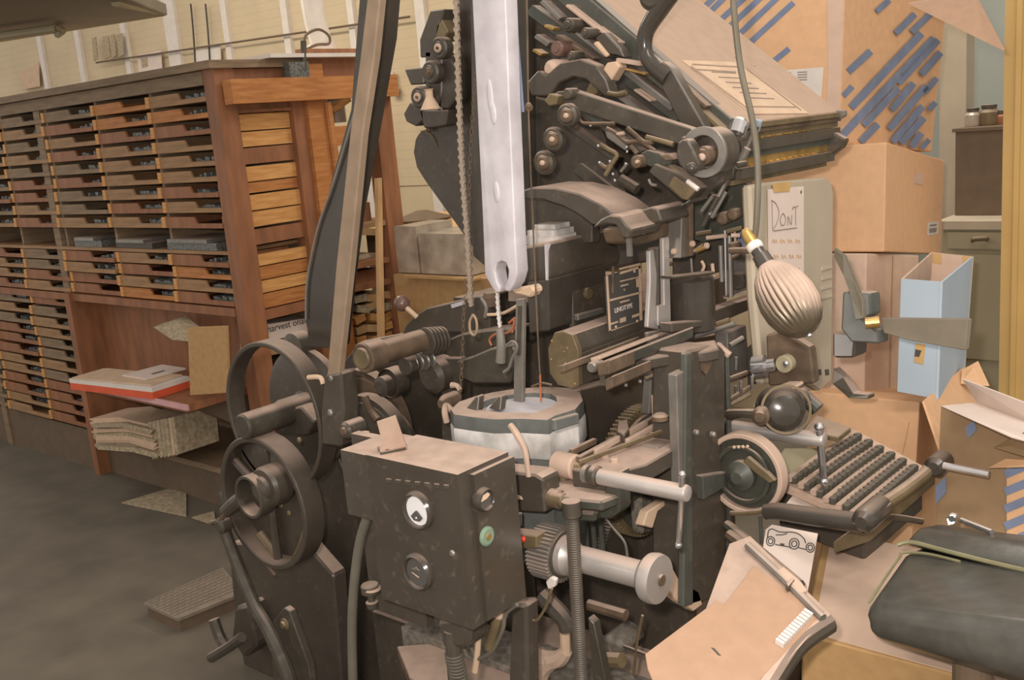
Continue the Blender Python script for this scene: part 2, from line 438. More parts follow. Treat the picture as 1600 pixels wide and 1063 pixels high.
rowz = [zt - 0.0605 * (i + 1) for i in range(9)] + [1.13 - 0.052 * (i + 1) for i in range(4)]
for ci in range(7):
    rz = list(rowz)
    if ci >= 3: rz += [0.9 - 0.056 * i for i in range(1, 13)]
    for z in rz:
        place_tray(ci, z, k); k += 1
    obj('shelf', box((cols[ci + 1], FY + .005, 1.128), (cols[ci], FY + .4, 1.142), .002), 'woodmid', cabn)
obj('shelf_rail', box((cols[-1], FY - .004, rowz[-1] - 0.04), (cols[0], FY + .03, rowz[-1] - 0.006), .003), 'woodred', cabn)
for ci in range(1, 7): # dividers between the tray stacks
    obj('divider', box((cols[ci] + .002, FY + .02, rowz[-1]), (cols[ci] + .02, FY + .35, topz - .05)), 'wooddark', cabn)
obj('lower_panel', box((-4.80, FY + .12, .5), (EX - .1, FY + .15, rowz[-1])), 'woodred', cabn)
obj('bench_side', box((-4.84, FY - .02, 0.0), (-4.79, FY + .4, .92), .004), 'woodred', cabn)
obj('bottom_shelf', box((-4.79, FY - .02, 0.19), (EX - .08, FY + .4, .215), .003), 'wooddark', cabn)
# loose galleys and rules in the open shelf
for i, (x, w, h, mt, lab) in enumerate(((-3.9, .36, .03, 'typemetal', 'long grey galley of type in the open shelf near the cabinet post'), (-4.32, .3, .025, 'darkmetal', 'dark galley lying in the open shelf, second from the cabinet post'), (-4.7, .25, .03, 'typemetal', 'grey galley lying in the open shelf farthest from the cabinet post'))):
    g = obj('galley', box((x, FY + .01, 1.143), (x + w, FY + .22, 1.143 + h), .003), mt); tag(g, lab, 'galley', 'galleys in the open shelf')
    obj('slug_line', box((x + .02, FY + .0, 1.143 + h), (x + w - .05, FY + .2, 1.143 + h + .014), .002), 'steel', g)

# ------------------------------------------------------------------ bench shelf with red box and papers
shz = 0.575
sh = thing('bench_shelf', (-3.75, 2.25, 0), 'low wooden bench shelf with a pink front edge under the type trays', 'bench')
obj('board', box((-4.32, 2.06, shz - .03), (-3.52, FY + .11, shz), .002), 'woodred', sh)
obj('edge_strip', box((-4.30, 2.05, shz - .018), (-3.5, 2.06, shz + .004), .001), 'pink', sh)
for x in (-4.26, -3.62): obj('bracket', ext([(x, 2.40, shz - .03), (x, 2.12, shz - .03), (x, 2.40, shz - .22)], (.03, 0, 0), .002), 'brown', sh)
obj('plinth', box((-4.79, FY + .04, 0), (EX - .08, FY + .07, .19)), 'brown', cabn)
obj('plinth', box((-7.4, FY + .02, 0), (-4.84, FY + .05, .21)), 'brown', cabn)
c0 = PZ(240, 625, shz)
def along(pa, pb): v = Vector(pb) - Vector(pa); v.z = 0; return math.atan2(v.y, v.x)
pr = PZ(299, 606, shz); plf = PZ(141, 601, shz)
yw = along(c0, pr); lx = (pr - c0).length; ly = min((plf - c0).length, .62)
rb = thing('flat_box', c0, 'flat orange red box with white lid and papers on the bench shelf', 'box')
obj('body', yaw_box(c0 + Vector((0, 0, .001)), yw, lx, ly, .03, .002), 'red', rb)
lidb = obj('lid', yaw_box(c0 + Vector((0, 0, .031)), yw, lx * .995, ly, .018, .003), 'white', rb)
M0 = Matrix.Translation(c0) @ Matrix.Rotation(yw, 4, 'Z')
pp = obj('paper_sheets', box((.02, .03, .05), (lx * .97, ly * .96, .056), .001, M0 @ Matrix.Rotation(.04, 4, 'Z')), 'papertan'); tag(pp, 'tan sheets lying on the lid of the flat red box', 'papers')
pp2 = obj('small_card', box((.05, .12, .057), (.24, .3, .064), .001, M0 @ Matrix.Rotation(-.1, 4, 'Z')), 'paper'); tag(pp2, 'small pale card on top of the tan sheets', 'card')
obj('print', box((.11, .16, .0642), (.17, .18, .0646), 0, M0 @ Matrix.Rotation(-.1, 4, 'Z')), 'ink', pp2)
cs = obj('cardboard_sheet', ey([(293, 512), (353, 510), (357, 614), (297, 618)], 2.12, .012, .001), 'carddark'); tag(cs, 'plain brown cardboard sheet standing upright on the bench shelf', 'cardboard')
pf = thing('crumpled_paper', PZ(270, 520, .75), 'crumpled grey brown paper lying behind the cardboard sheet', 'paper')
obj('sheet', ext([PY(238, 512, 2.3), PY(275, 500, 2.3), PY(300, 520, 2.25), PY(300, 535, 2.2), PY(268, 532, 2.2)], (0, .05, .01), .004), 'newsprint', pf)
# newspaper bundles on the lower shelf
nbx = thing('newspaper_bundle', PY(200, 700, 2.2), 'leaning bundle of yellowed newspapers on the lower shelf under the red box', 'newspapers')
rnd = random.Random(3)
for i in range(12):
    f = i / 11
    a = [(140 + f * 10, 655 + f * 42), (185 + f * 24, 652 + f * 47), (232 + f * 20, 665 + f * 45), (228 + f * 18, 672 + f * 45), (184 + f * 22, 659 + f * 47), (146 + f * 8, 662 + f * 42)]
    a = [(x + rnd.uniform(-4, 4), y + rnd.uniform(-1.5, 1.5)) for x, y in a]
    obj('newspaper', ey(a, 2.16 + rnd.uniform(-.02, .02), .2, .001), rnd.choice(('newsprint', 'papertan', 'newsprint')), nbx)
nb2 = thing('newspaper_bundle', PY(255, 690, 2.15), 'upright bundle of pale newspapers standing at the end of the lower shelf', 'newspapers')
for i in range(7):
    x = 231 + i * 6
    obj('newspaper', ey([(x, 660 - i * 1.2), (x + 5, 659 - i * 1.2), (x + 12, 716 - i), (x + 7, 719 - i)], 2.15 + rnd.uniform(-.01, .02), .2, .001), rnd.choice(('papertan', 'newsprint', 'newsprint')), nb2)
fs = obj('floor_paper', ez([(190, 785), (262, 764), (291, 766), (291, 806)], .008, .006, 0), 'newsprint'); tag(fs, 'grey paper sheet on the floor below the bench shelf', 'paper')
fs = obj('floor_paper', ez([(300, 808), (334, 799), (338, 818), (330, 818)], .008, .006, 0), 'newsprint'); tag(fs, 'scrap of paper on the floor beside the pulley wheel', 'paper')

# ------------------------------------------------------------------ second rack behind the cabinet end
RX = -3.36
rk = thing('wooden_rack', (RX, 3.0, 0), 'open reddish wooden rack with two posts beside the type cabinet', 'rack')
y1 = PX(500, 200, RX).y; y2 = PX(603, 200, RX).y
zr = PX(470, 140, RX).z
obj('post', box((RX - .07, y1 - .05, 0), (RX, y1 + .05, zr + .1), .004), 'wood', rk)
obj('post', box((RX - .07, y2 - .05, 0), (RX, y2 + .045, zr + .06), .004), 'woodred', rk)
obj('top_beam', box((RX - .005, FY + .02, zr - .045), (RX + .05, y2 + .05, zr + .045), .004), 'wood', rk)
obj('head_board', box((RX - .06, yb + .08, zr + .05), (RX - .02, y2 + .03, zr + .16), .004), 'woodred', rk)
zz = PX(560, 208, RX).z
obj('cross_rail', box((RX - .05, y1 + .05, zz - .045), (RX - .01, y2 - .05, zz + .035), .003), 'wood', rk)
for py in (352, 412, 447): 
    z = PX(580, py, RX).z; obj('shelf', box((RX - .5, y1 - .04, z - .012), (RX - .01, y2 + .04, z + .012), .002), 'woodred' if py > 400 else 'woodmid', rk)
obj('back_panel', box((RX - .6, y1 - .04, .1), (RX - .58, y2 + .06, zz)), 'greenmach', rk)
# brace of the rack
obj('brace', tube([PX(512, 160, RX + .01), PX(545, 400, RX + .01)], .016, 8, 1), 'wood', rk)
wl = obj('white_board', box((EX - .5, yb - .12, topz + .03), (EX + .06, y2 + .02, topz + .045), .003, ), 'white'); tag(wl, 'thin white board lying on top of the cabinet and rack', 'board')
wp = thing('white_pipe', PX(500, 88, -3.6), 'white slanted duct standing above the rack in front of the wall', 'duct')
obj('duct', tube([PX(483, -30, -3.7), PX(492, 30, -3.7), PX(506, 82, -3.7)], .05, 14), 'white', wp)
obj('collar', tube([PX(499, 66, -3.7), PX(506, 82, -3.7)], .062, 14), 'paper', wp)
wh = obj('wire_hoop', tube([PX(476, 72, -3.5), PX(478, 55, -3.5), PX(497, 46, -3.5), PX(513, 55, -3.5), PX(514, 68, -3.5), PX(495, 70, -3.5), PX(477, 78, -3.5)], .006, 6), 'brown'); tag(wh, 'bent wire hoop around the white duct above the rack', 'wire')
cl_ = thing('screw_clamp', PX(474, 100, EX + .04), 'small steel screw clamp fixed at the cabinet top corner', 'clamp')
obj('screw', tube([PX(474, 64, EX + .05), PX(475, 112, EX + .05)], .012, 8), 'darkmetal', cl_)
obj('jaw', box(tuple(PX(455, 128, EX + .06)), tuple(PX(472, 98, EX + .02)), .003), 'typemetal', cl_)
# things on the rack shelves
st = obj('wooden_stick', ext([PX(590, 279, -3.1), PX(597, 278, -3.1), PX(607, 806, -3.1), PX(599, 806, -3.1)], (-.02, 0, 0), .001), 'woodpale'); tag(st, 'thin pale wooden stick standing upright in front of the rack', 'stick')
st2 = obj('pale_wood_block', ext([PX(517, 170, -3.45), PX(545, 148, -3.45), PX(550, 158, -3.45), PX(524, 176, -3.45)], (-.03, 0, 0), .002), 'woodlight'); tag(st2, 'short pale wood block lying at an angle between the rack posts', 'wood block')
jr = thing('glass_jar', PX(528, 196, -3.6), 'pale jar standing on the rack cross rail', 'jar')
obj('body', lathe(PX(526, 192, -3.6), (0, 0, 1), [(0, .045), (.09, .045), (.11, .03), (.12, .03)], 16), 'plasticwrap', jr)
cu_ = thing('white_cup', PX(578, 190, -3.5), 'small white cup standing between the black arm and the rack post', 'cup')
obj('body', lathe(PX(577, 188, -3.5), (0, 0, 1), [(0, .03), (.07, .036), (.1, .02)], 16), 'paper', cu_)
obj('base', box(tuple(PX(571, 192, -3.5) - Vector((.03, .03, .005))), tuple(PX(585, 188, -3.5) + Vector((.03, .03, .0))), .003), 'paper', cu_)
bx = obj('brown_box', box((RX - .35, y1 + .08, PX(580, 450, RX).z + .013), (RX - .06, y2 - .09, PX(580, 424, RX).z), .003), 'woodred'); tag(bx, 'flat reddish brown box on the lower rack shelf', 'box')
bx = obj('paper_stack', box((RX - .3, y1 + .1, PX(580, 412, RX).z + .013), (RX - .08, y2 - .08, PX(580, 400, RX).z), .003), 'newsprint'); tag(bx, 'low stack of papers on the upper rack shelf beside the stick', 'papers')
bx = obj('dark_box', box((RX - .3, y1 + .12, PX(580, 352, RX).z + .013), (RX - .08, y2 - .07, PX(580, 318, RX).z), .003), 'woodred'); tag(bx, 'dark red box on the top rack shelf behind the black arm', 'box')
# bundle of folded pale paper in the rack
rnd = random.Random(11)
labs = ('top left', 'top middle', 'top right', 'upper left', 'upper middle', 'upper right', 'centre left', 'centre middle', 'centre right', 'lower left', 'lower middle', 'lower right', 'bottom left', 'bottom middle', 'bottom right')
q = 0
for r_ in range(5):
    for c in range(3):
        px = 560 + c * 20 + rnd.uniform(-4, 4) + r_ * 1.0; py = 466 + r_ * 16 + rnd.uniform(-2, 2) - c * 2
        w = rnd.uniform(9, 13); p = PX(px, py, RX - .05)
        M = Matrix.Translation(p) @ Matrix.Rotation(rnd.uniform(-.3, .3), 4, 'Z') @ Matrix.Rotation(rnd.uniform(-.25, .25), 4, 'X')
        o = obj('paper_packet', box((-.2, -rad(p, w), -.016), (.02, rad(p, w), .016), .008, M), rnd.choice(('woodlight', 'woodpale', 'newsprint')))
        tag(o, 'folded yellowish paper packet, %s of the pile between rack post and black arm' % labs[q], 'paper packet', 'folded packets in the rack'); q += 1
nw = obj('newspaper_box', ex([(402, 521), (409, 508), (478, 498), (482, 520), (408, 536)], EX - .07, .12, .002), 'paper'); tag(nw, 'folded newspaper with bold headline lying behind the cabinet post', 'newspaper')
o0 = PX(473, 503, EX - .068); obj('lettering', text_bm('harvest onal', .040, PX(418, 520, EX - .068), (0, 1, .0), (0, 0, 1), .001), 'ink', nw)
ncb = obj('cardboard_wedge', ex([(402, 540), (480, 523), (480, 545), (402, 560)], EX - .06, .12, .002), 'carddark'); tag(ncb, 'brown card below the folded newspaper behind the pulley wheel', 'cardboard')

# ------------------------------------------------------------------ bench far behind: wrapped stack and ochre carton
bd = 4.7
wbn = thing('work_bench', PD(680, 480, bd), 'far wooden work bench seen between the rack and the black machine plate', 'bench')
bz = PD(670, 350, bd + .5).z
p0 = PD(605, 350, bd + .6)
obj('bench_top', box((p0.x - .1, p0.y - .2, bz - .02), (p0.x + 1.4, p0.y + .5, bz + .015), .003), 'woodpale', wbn)
obj('bench_front', box((p0.x - .1, p0.y + .1, 0), (p0.x + 1.4, p0.y + .2, bz - .02)), 'olive', wbn)
for dx in (0.0, 1.2): obj('leg', box((p0.x + dx, p0.y - .15, 0), (p0.x + dx + .08, p0.y - .07, bz - .02), .003), 'wooddark', wbn)
hat = obj('dark_hood', lathe(Vector((PD(660, 341, bd + .55).x, PD(660, 341, bd + .55).y, bz + .016)), (0, 0, 1), [(0, .14), (.012, .15), (.03, .09), (.05, .03)], 20), 'brown'); tag(hat, 'dark domed cover standing on the far bench', 'cover')
oc = thing('ochre_carton', PD(690, 500, bd - .3), 'wide ochre cardboard carton behind the chain and brown knob', 'carton')
a = PD(628, 426, bd - .3); b_ = PD(775, 420, bd - .3)
obj('body', box((a.x, a.y - .05, 0.0), (a.x + .55, a.y + .25, a.z), .004), 'carddark', oc)
q = PD(628, 425, bd - .3)
ws = obj('wrapped_stack', box((q.x, q.y - .02, a.z + .004), (q.x + .13, q.y + .2, a.z + .2), .01), 'plasticwrap'); tag(ws, 'grey plastic wrapped stack standing by the reddish rack post', 'package')
ws = obj('wrapped_stack', box((q.x + .14, q.y - .02, a.z + .004), (q.x + .42, q.y + .2, a.z + .17), .02), 'plasticwrap'); tag(ws, 'loose brown plastic wrapped pile on the ochre carton', 'package')
obj('flap', box((a.x + .1, a.y - .09, a.z - .004), (a.x + .5, a.y - .05, a.z + .004), .001), 'carddark', oc)
wc = thing('wall_insulator', PY(616, 146, WY - .04), 'small cream insulator on the wall right of the rack', 'insulator')
obj('body', lathe(PY(616, 146, WY - .04), (0, 0, 1), [(0, .03), (.03, .035), (.05, .018), (.13, .016)], 16), 'paper', wc)
# ================================================================== RIGHT BACKGROUND
class Plane:
    def __init__(s, a, b, c):
        s.p = Vector(a); s.n = (Vector(b) - s.p).cross(Vector(c) - s.p).normalized()
        if s.n.dot(Vector(CAM) - s.p) < 0: s.n = -s.n
    def at(s, px, py, off=0.0):
        r = Vector(ray(px, py)); c = Vector(CAM)
        t = (s.p + s.n * off - c).dot(s.n) / r.dot(s.n); return c + r * t
def hexa(near, left, right, b=0.004):
    # each: ((top px), (bottom px), distance); returns bmesh, left plane, right plane
    N0, N1 = PD(*near[0], near[2]), PD(*near[1], near[2])
    L0, L1 = PD(*left[0], left[2]), PD(*left[1], left[2])
    R0, R1 = PD(*right[0], right[2]), PD(*right[1], right[2])
    B0, B1 = L0 + R0 - N0, L1 + R1 - N1
    bm = NB(); v = [bm.verts.new(p) for p in (N0, R0, B0, L0, N1, R1, B1, L1)]
    for f in ((0, 1, 2, 3), (7, 6, 5, 4), (0, 4, 5, 1), (1, 5, 6, 2), (2, 6, 7, 3), (3, 7, 4, 0)): bm.faces.new([v[i] for i in f])
    bmesh.ops.recalc_face_normals(bm, faces=bm.faces)
    if b: bev(bm, b, 2)
    return bm, Plane(N0, N1, L0), Plane(N0, N1, R0)
def decal(pl, polys, off=0.0012, th=0.0006):
    bm = NB()
    for poly in polys: add_ext(bm, [pl.at(x, y, off) for x, y in poly], -pl.n * th)
    return bm
def stripe(x0, y0, x1, y1, w): # slanted band in pixels
    dx, dy = x1 - x0, y1 - y0; l = math.hypot(dx, dy); nx, ny = -dy / l * w / 2, dx / l * w / 2
    return [(x0 + nx, y0 + ny), (x1 + nx, y1 + ny), (x1 - nx, y1 - ny), (x0 - nx, y0 - ny)]

# big carton with blue slanted stripes
bm, pl, prr = hexa(((1322, -60), (1311, 226), 3.0), ((1000, -80), (1010, 236), 3.12), ((1484, -40), (1456, 237), 3.6))
sc = thing('striped_carton', PD(1311, 226, 3.05), 'large brown carton printed with slanted blue stripes, behind the magazine', 'carton')
obj('body', bm, 'card', sc)
for s in ((1060, 30, 1100, -20, 10), (1085, 26, 1128, -16, 9), (1098, 30, 1142, -14, 9), (1112, 44, 1168, -8, 9), (1126, 54, 1200, -14, 9), (1142, 66, 1215, -4, 9), (1166, 72, 1240, 4, 9), (1195, 107, 1233, 76, 9)): obj('blue_stripe', decal(pl, [stripe(*s)]), 'bluepaint', sc)
obj('shipping_label', decal(pl, [[(1221, 110), (1287, 105), (1281, 176), (1225, 150)]], .0015), 'white', sc)
obj('label_print', decal(pl, [[(1226 + c * 20, 113 + r * 4 - c), (1226 + c * 20 + w, 112.6 + r * 4 - c), (1226 + c * 20 + w, 114.4 + r * 4 - c), (1226 + c * 20, 114.8 + r * 4 - c)] for r in range(4) for c, w in ((0, 10), (1, 15))] + [[(1238, 134), (1247, 133), (1247, 137), (1238, 138)]], .0022), 'faintink', sc)
obj('corner_tape', decal(pl, [[(1291, -60), (1321, -60), (1310, 224), (1288, 220), (1294, 110)]], .0014), 'cardpink', sc)
st = []
for s in ((1326, 112, 1361, 80, 11), (1318, 150, 1332, 135, 9), (1330, 168, 1440, 52, 12), (1314, 214, 1460, 60, 12), (1350, 196, 1404, 138, 11), (1404, 130, 1466, 62, 11), (1345, 222, 1372, 194, 11), (1394, 172, 1428, 130, 11), (1390, 202, 1448, 134, 11), (1395, 222, 1442, 166, 11), (1408, 224, 1444, 184, 11), (1424, 230, 1440, 208, 11), (1440, 232, 1452, 218, 8), (1440, 116, 1470, 82, 11), (1445, 145, 1464, 122, 9), (1452, 172, 1462, 160, 9), (1400, 52, 1430, 22, 10), (1425, 50, 1460, 16, 10), (1370, 18, 1390, 0, 9)):
    st.append(stripe(*s))
for s in st: obj('blue_stripe', decal(prr, [s]), 'bluepaint', sc)
fp = obj('carton_flap', ext([PD(1418, 6, 2.9), PD(1522, -10, 2.9), PD(1569, 80, 2.75), PD(1540, 66, 2.75)], (0, 0.008, .004), .001), 'cardscrap'); tag(fp, 'triangular cardboard flap jutting out at the top right beside the striped carton', 'cardboard flap')
# tan carton below
bm, pl, prr = hexa(((1385, 222), (1381, 394), 3.0), ((1140, 240), (1150, 393), 3.16), ((1475, 250), (1470, 397), 3.6))
tcn = thing('tan_carton', PD(1381, 394, 3.05), 'plain tan carton with a hand hole, directly under the striped carton', 'carton')
obj('body', bm, 'card', tcn)
obj('hand_hole', decal(prr, [[(1429, 270), (1442, 272), (1442, 289), (1429, 287)]]), 'cardpink', tcn)
obj('label', decal(prr, [[(1450, 348), (1467, 346), (1466, 366), (1449, 368)]]), 'white', tcn)
obj('label_print', decal(prr, [[(1453, 351), (1464, 350), (1463, 353), (1453, 354)], [(1452, 357), (1464, 356), (1463, 363), (1452, 364)]], .002), 'faintink', tcn)
# pink carton below that
bm, pl, prr = hexa(((1354, 396), (1350, 640), 2.95), ((1262, 396), (1258, 640), 3.0), ((1436, 399), (1430, 625), 3.3))
pk = thing('pink_carton', PD(1350, 630, 3.0), 'pinkish carton with a bare side under the tan carton', 'carton')
obj('body', bm, 'cardpink', pk)
obj('seam', decal(prr, [[(1395, 400), (1396, 400), (1391, 622), (1390, 622)]]), 'carddark', pk)
# low carton behind the keyboard
bm, pl, prr = hexa(((1437, 629), (1405, 1180), 2.7), ((1262, 611), (1250, 1120), 2.85), ((1478, 612), (1460, 1120), 3.1))
lo = thing('orange_carton', PD(1430, 900, 2.75), 'orange tan carton standing on the floor behind the keyboard', 'carton')
obj('body', bm, 'card', lo)
obj('seam', decal(pl, [[(1420, 660), (1421, 660), (1409, 716), (1408, 716)]]), 'carddark', lo)
# light blue file box
d1 = 2.62
fb = thing('blue_file_box', PD(1467, 620, d1), 'tall pale blue file box with an open slanted top beside the tan carton', 'file box')
FLt, FRt, FRb, FLb = PD(1408, 436, d1 + .02), PD(1473, 441, d1), PD(1466, 624, d1 + .02), PD(1402, 612, d1 + .04)
SRt, SRb = PD(1521, 401, d1 + .42), PD(1507, 586, d1 + .42)
off = SRt - FRt; BLt = PD(1455, 394, d1 + .44)
obj('front', ext([FLt, FRt, FRb, FLb], Vector((-.002, .005, 0))), 'bluebin', fb)
obj('side', ext([FRt, SRt, SRb, FRb], Vector((-.005, -.002, 0))), 'bluebin', fb)
obj('back', ext([SRt, BLt, BLt + (SRb - SRt), SRb], Vector((.002, -.005, 0))), 'cardpink', fb)
obj('inner_side', ext([FLt, BLt, BLt + (SRb - SRt), FLb], Vector((.005, .002, 0))), 'cardpink', fb)
plf = Plane(FLt, FRt, FRb)
for s in ([(1456, 396), (1471, 397), (1471, 413), (1457, 411)], [(1503, 400), (1518, 401), (1505, 411)]): obj('tape', decal(Plane(SRt, BLt, SRb), [s], .006), 'tape', fb)
obj('label', decal(plf, [[(1431, 536), (1446, 539), (1443, 570), (1428, 566)]]), 'tape', fb)
obj('label_print', decal(plf, [[(1430, 546), (1440, 548), (1436, 558), (1429, 557)]], .002), 'ink', fb)
# grey cabinet block far back
dk = 4.3
a = PD(1492, 345, dk); a.z = PD(1474, 345, 4.15).z + .001; t_ = PD(1492, 206, dk)
bc = thing('brown_cabinet', a, 'dark brown cabinet standing on the beige counter far right', 'cabinet')
obj('body', box((a.x, a.y, a.z), (a.x + .5, a.y + .4, t_.z), .004), 'brown', bc)
obj('top', box((a.x - .01, a.y - .01, t_.z), (a.x + .51, a.y + .41, t_.z + .012), .003), 'brown', bc)
for px, h, r_, mt, lab in ((1520, .07, .03, 'plasticwrap', 'left glass jar on the dark brown cabinet'), (1545, .08, .038, 'oldbrass', 'middle brass coloured jar on the dark brown cabinet'), (1564, .05, .03, 'woodred', 'right squat brown jar on the dark brown cabinet')):
    p = PD(px, 203, dk + .1); p.z = t_.z + .013
    j = thing('jar', p, lab, 'jar', 'jars on the brown cabinet')
    obj('body', lathe(p, (0, 0, 1), [(0, r_ * .9), (.01, r_), (h * .6, r_), (h * .8, r_ * .6)], 18), mt, j, .6)
    obj('lid', lathe(p + Vector((0, 0, h * .8)), (0, 0, 1), [(0, r_ * .75), (.012, r_ * .75)], 18), 'darkmetal', j)
a = PD(1474, 345, 4.15)
zb = 0.0
bc = thing('beige_counter', (a.x, a.y, 0), 'beige counter cabinet with a drawer under the dark brown cabinet', 'cabinet')
obj('body', box((a.x, a.y, 0), (a.x + .75, a.y + .6, a.z - .03)), 'beigecab', bc)
obj('counter_top', box((a.x - .02, a.y - .02, a.z - .03), (a.x + .77, a.y + .62, a.z), .004), 'greycase', bc)
z1, z0 = PD(1480, 362, 4.15).z, PD(1480, 388, 4.15).z
dr = obj('drawer', box((a.x + .02, a.y - .015, z0), (a.x + .5, a.y, z1), .003), 'beigecab', bc)
obj('handle', tube([PD(1520, 376, 4.1), PD(1522, 374, 4.05), PD(1540, 373, 4.05), PD(1542, 374, 4.1)], .008, 8), 'oldbrass', dr)
obj('door', box((a.x + .02, a.y - .015, PD(1480, 565, 4.15).z), (a.x + .5, a.y, z0 - .02), .003), 'beigecab', bc)

struct('trim_9', box(tuple(PD(1481, 60, 4.5) - Vector((.03, 0, 2))), tuple(PD(1481, 60, 4.5) + Vector((.07, .1, 1.6))), .004), 'greycase')
# ochre door frame
p = PD(1573, 300, 3.5); q = PD(1640, 300, 3.5)
dfm = struct('door_frame', box((p.x, p.y - .05, 0), (p.x + .3, p.y + .08, 3.2), .006), 'ochre'); dfm.name = 'door_1'
obj('moulding', box((p.x + .035, p.y - .062, 0), (p.x + .05, p.y - .05, 3.2), .003), 'ochre', dfm)
# open carton with pale flaps, lower right
oc = thing('open_carton', PD(1500, 820, 2.4), 'open brown carton with pale flaps standing at the right edge', 'carton')
obj('side', ext([PD(1440, 628, 2.55), PD(1503, 575, 2.95), PD(1560, 640, 2.95), PD(1600, 760, 2.9), PD(1495, 790, 2.45)], (.003, .008, 0), .001), 'card', oc)
obj('front', ext([PD(1470, 634, 2.4), PD(1640, 690, 2.3), PD(1640, 1010, 2.3), PD(1455, 990, 2.4)], (0.002, .008, 0), .001), 'cardshaded', oc)
obj('corner_flap', ext([PD(1503, 578, 2.9), PD(1527, 565, 2.9), PD(1545, 604, 2.85), PD(1500, 600, 2.85)], (0, .008, 0), .001), 'card', oc)
obj('flap', ext([PD(1503, 592, 2.5), PD(1640, 644, 2.3), PD(1640, 676, 2.32), PD(1525, 628, 2.5)], (0, .006, 0), .001), 'paper', oc)
obj('flap', ext([PD(1469, 634, 2.3), PD(1525, 629, 2.5), PD(1640, 672, 2.32), PD(1640, 700, 2.1), PD(1580, 684, 2.15)], (0, .006, -.004), .001), 'paper', oc)
obj('side_fold', ext([PD(1552, 700, 2.28), PD(1600, 676, 2.2), PD(1640, 690, 2.2), PD(1640, 726, 2.2)], (0, .006, 0), .001), 'cardshaded', oc)
obj('side_fold', ext([PD(1543, 732, 2.28), PD(1570, 718, 2.24), PD(1640, 722, 2.2), PD(1640, 730, 2.2)], (0, .006, 0), .001), 'card', oc)
plo = Plane(PD(1470, 634, 2.4), PD(1640, 690, 2.3), PD(1640, 1010, 2.3))
obj('stripe_panel', decal(plo, [[(1573, 722), (1640, 716), (1640, 900), (1573, 880)]], .002), 'card', oc)
for s in ([stripe(1570, 742 + i * 27, 1642, 712 + i * 27, 13) for i in range(6)] + [[(1508, 668), (1522, 658), (1526, 672), (1512, 686)], [(1462, 760), (1478, 745), (1478, 770), (1462, 788)]]): obj('blue_stripe', decal(plo, [s], .004), 'bluepaint', oc)

# ------------------------------------------------------------------ chair cushion (front right) and the things around it
ch = thing('operator_chair', (-.5, 2.1, 0), 'dark vinyl padded chair with greenish piping in front of the keyboard', 'chair')
def prism_loft(secs, b=.02, seg=4):
    bm = NB(); R_ = [[bm.verts.new(p) for p in r] for r in secs]; n = len(R_[0])
    for a, c in zip(R_, R_[1:]):
        for i in range(n): bm.faces.new((a[i], a[(i + 1) % n], c[(i + 1) % n], c[i]))
    bm.faces.new(R_[0][::-1]); bm.faces.new(R_[-1]); bmesh.ops.recalc_face_normals(bm, faces=bm.faces)
    bev(bm, b, seg, .35); return bm
L_ = [PD(1350, 990, 1.80), PD(1352, 946, 1.78), PD(1410, 864, 1.98), PD(1438, 850, 2.1), PD(1440, 930, 2.12), PD(1400, 1010, 1.9)]
R__ = [PD(1680, 1080, 1.60), PD(1690, 985, 1.58), PD(1690, 912, 1.80), PD(1700, 900, 1.92), PD(1700, 980, 1.95), PD(1690, 1100, 1.75)]
sz = obj('seat', prism_loft([L_, R__], .022, 4), 'vinyl', ch, .6)
obj('piping', tube([PD(1402, 852, 1.97), PD(1425, 848, 1.965), PD(1480, 862, 1.93), PD(1560, 882, 1.88), PD(1690, 912, 1.79)], .004, 6), 'piping', sz)
obj('piping', tube([PD(1358, 942, 1.775), PD(1380, 908, 1.86), PD(1405, 872, 1.95), PD(1412, 864, 1.965), PD(1450, 866, 1.945), PD(1500, 878, 1.91)], .0028, 6), 'piping', sz)
obj('backrest', prism_loft([[PD(1408, 850, 1.99), PD(1432, 824, 2.06), PD(1462, 818, 2.16), PD(1450, 860, 2.16)], [PD(1700, 915, 1.82), PD(1700, 862, 1.86), PD(1720, 850, 1.96), PD(1720, 910, 1.96)]], .014, 4), 'vinyl', ch, .6)
pc = PD(1520, 1040, 1.85)
obj('pedestal', cyl((pc.x, pc.y, .1), (pc.x, pc.y, pc.z + .02), .03), 'brown', ch)
obj('hub', lathe((pc.x, pc.y, pc.z - .13), (0, 0, 1), [(0, .12), (.03, .12), (.06, .05)], 20), 'brown', ch)
for k in range(4):
    a_ = k * PI / 2 + .4; obj('foot', tube([(pc.x, pc.y, .12), (pc.x + .28 * math.cos(a_), pc.y + .28 * math.sin(a_), .03)], [.025, .018], 8, 1), 'darkmetal', ch)
# chair adjusting levers with bright tips
lv = thing('chair_lever', PD(1485, 812, 2.05), 'bright eyelet clamp with a chrome rod at the top edge of the chair', 'lever')
obj('eyelet', ext([PD(1478, 812, 2.05), PD(1484, 803, 2.05), PD(1495, 806, 2.05), PD(1492, 820, 2.05), PD(1480, 822, 2.05)], (0, .01, 0), .002), 'chrome', lv)
obj('hole', lathe(PD(1487, 811, 2.045), (0.35, -.92, .1), [(0, .006), (.002, .006)], 12), 'ink', lv)
obj('rod', tube([PD(1502, 813, 2.05), PD(1550, 832, 2.0)], .005, 8), 'chrome', lv)
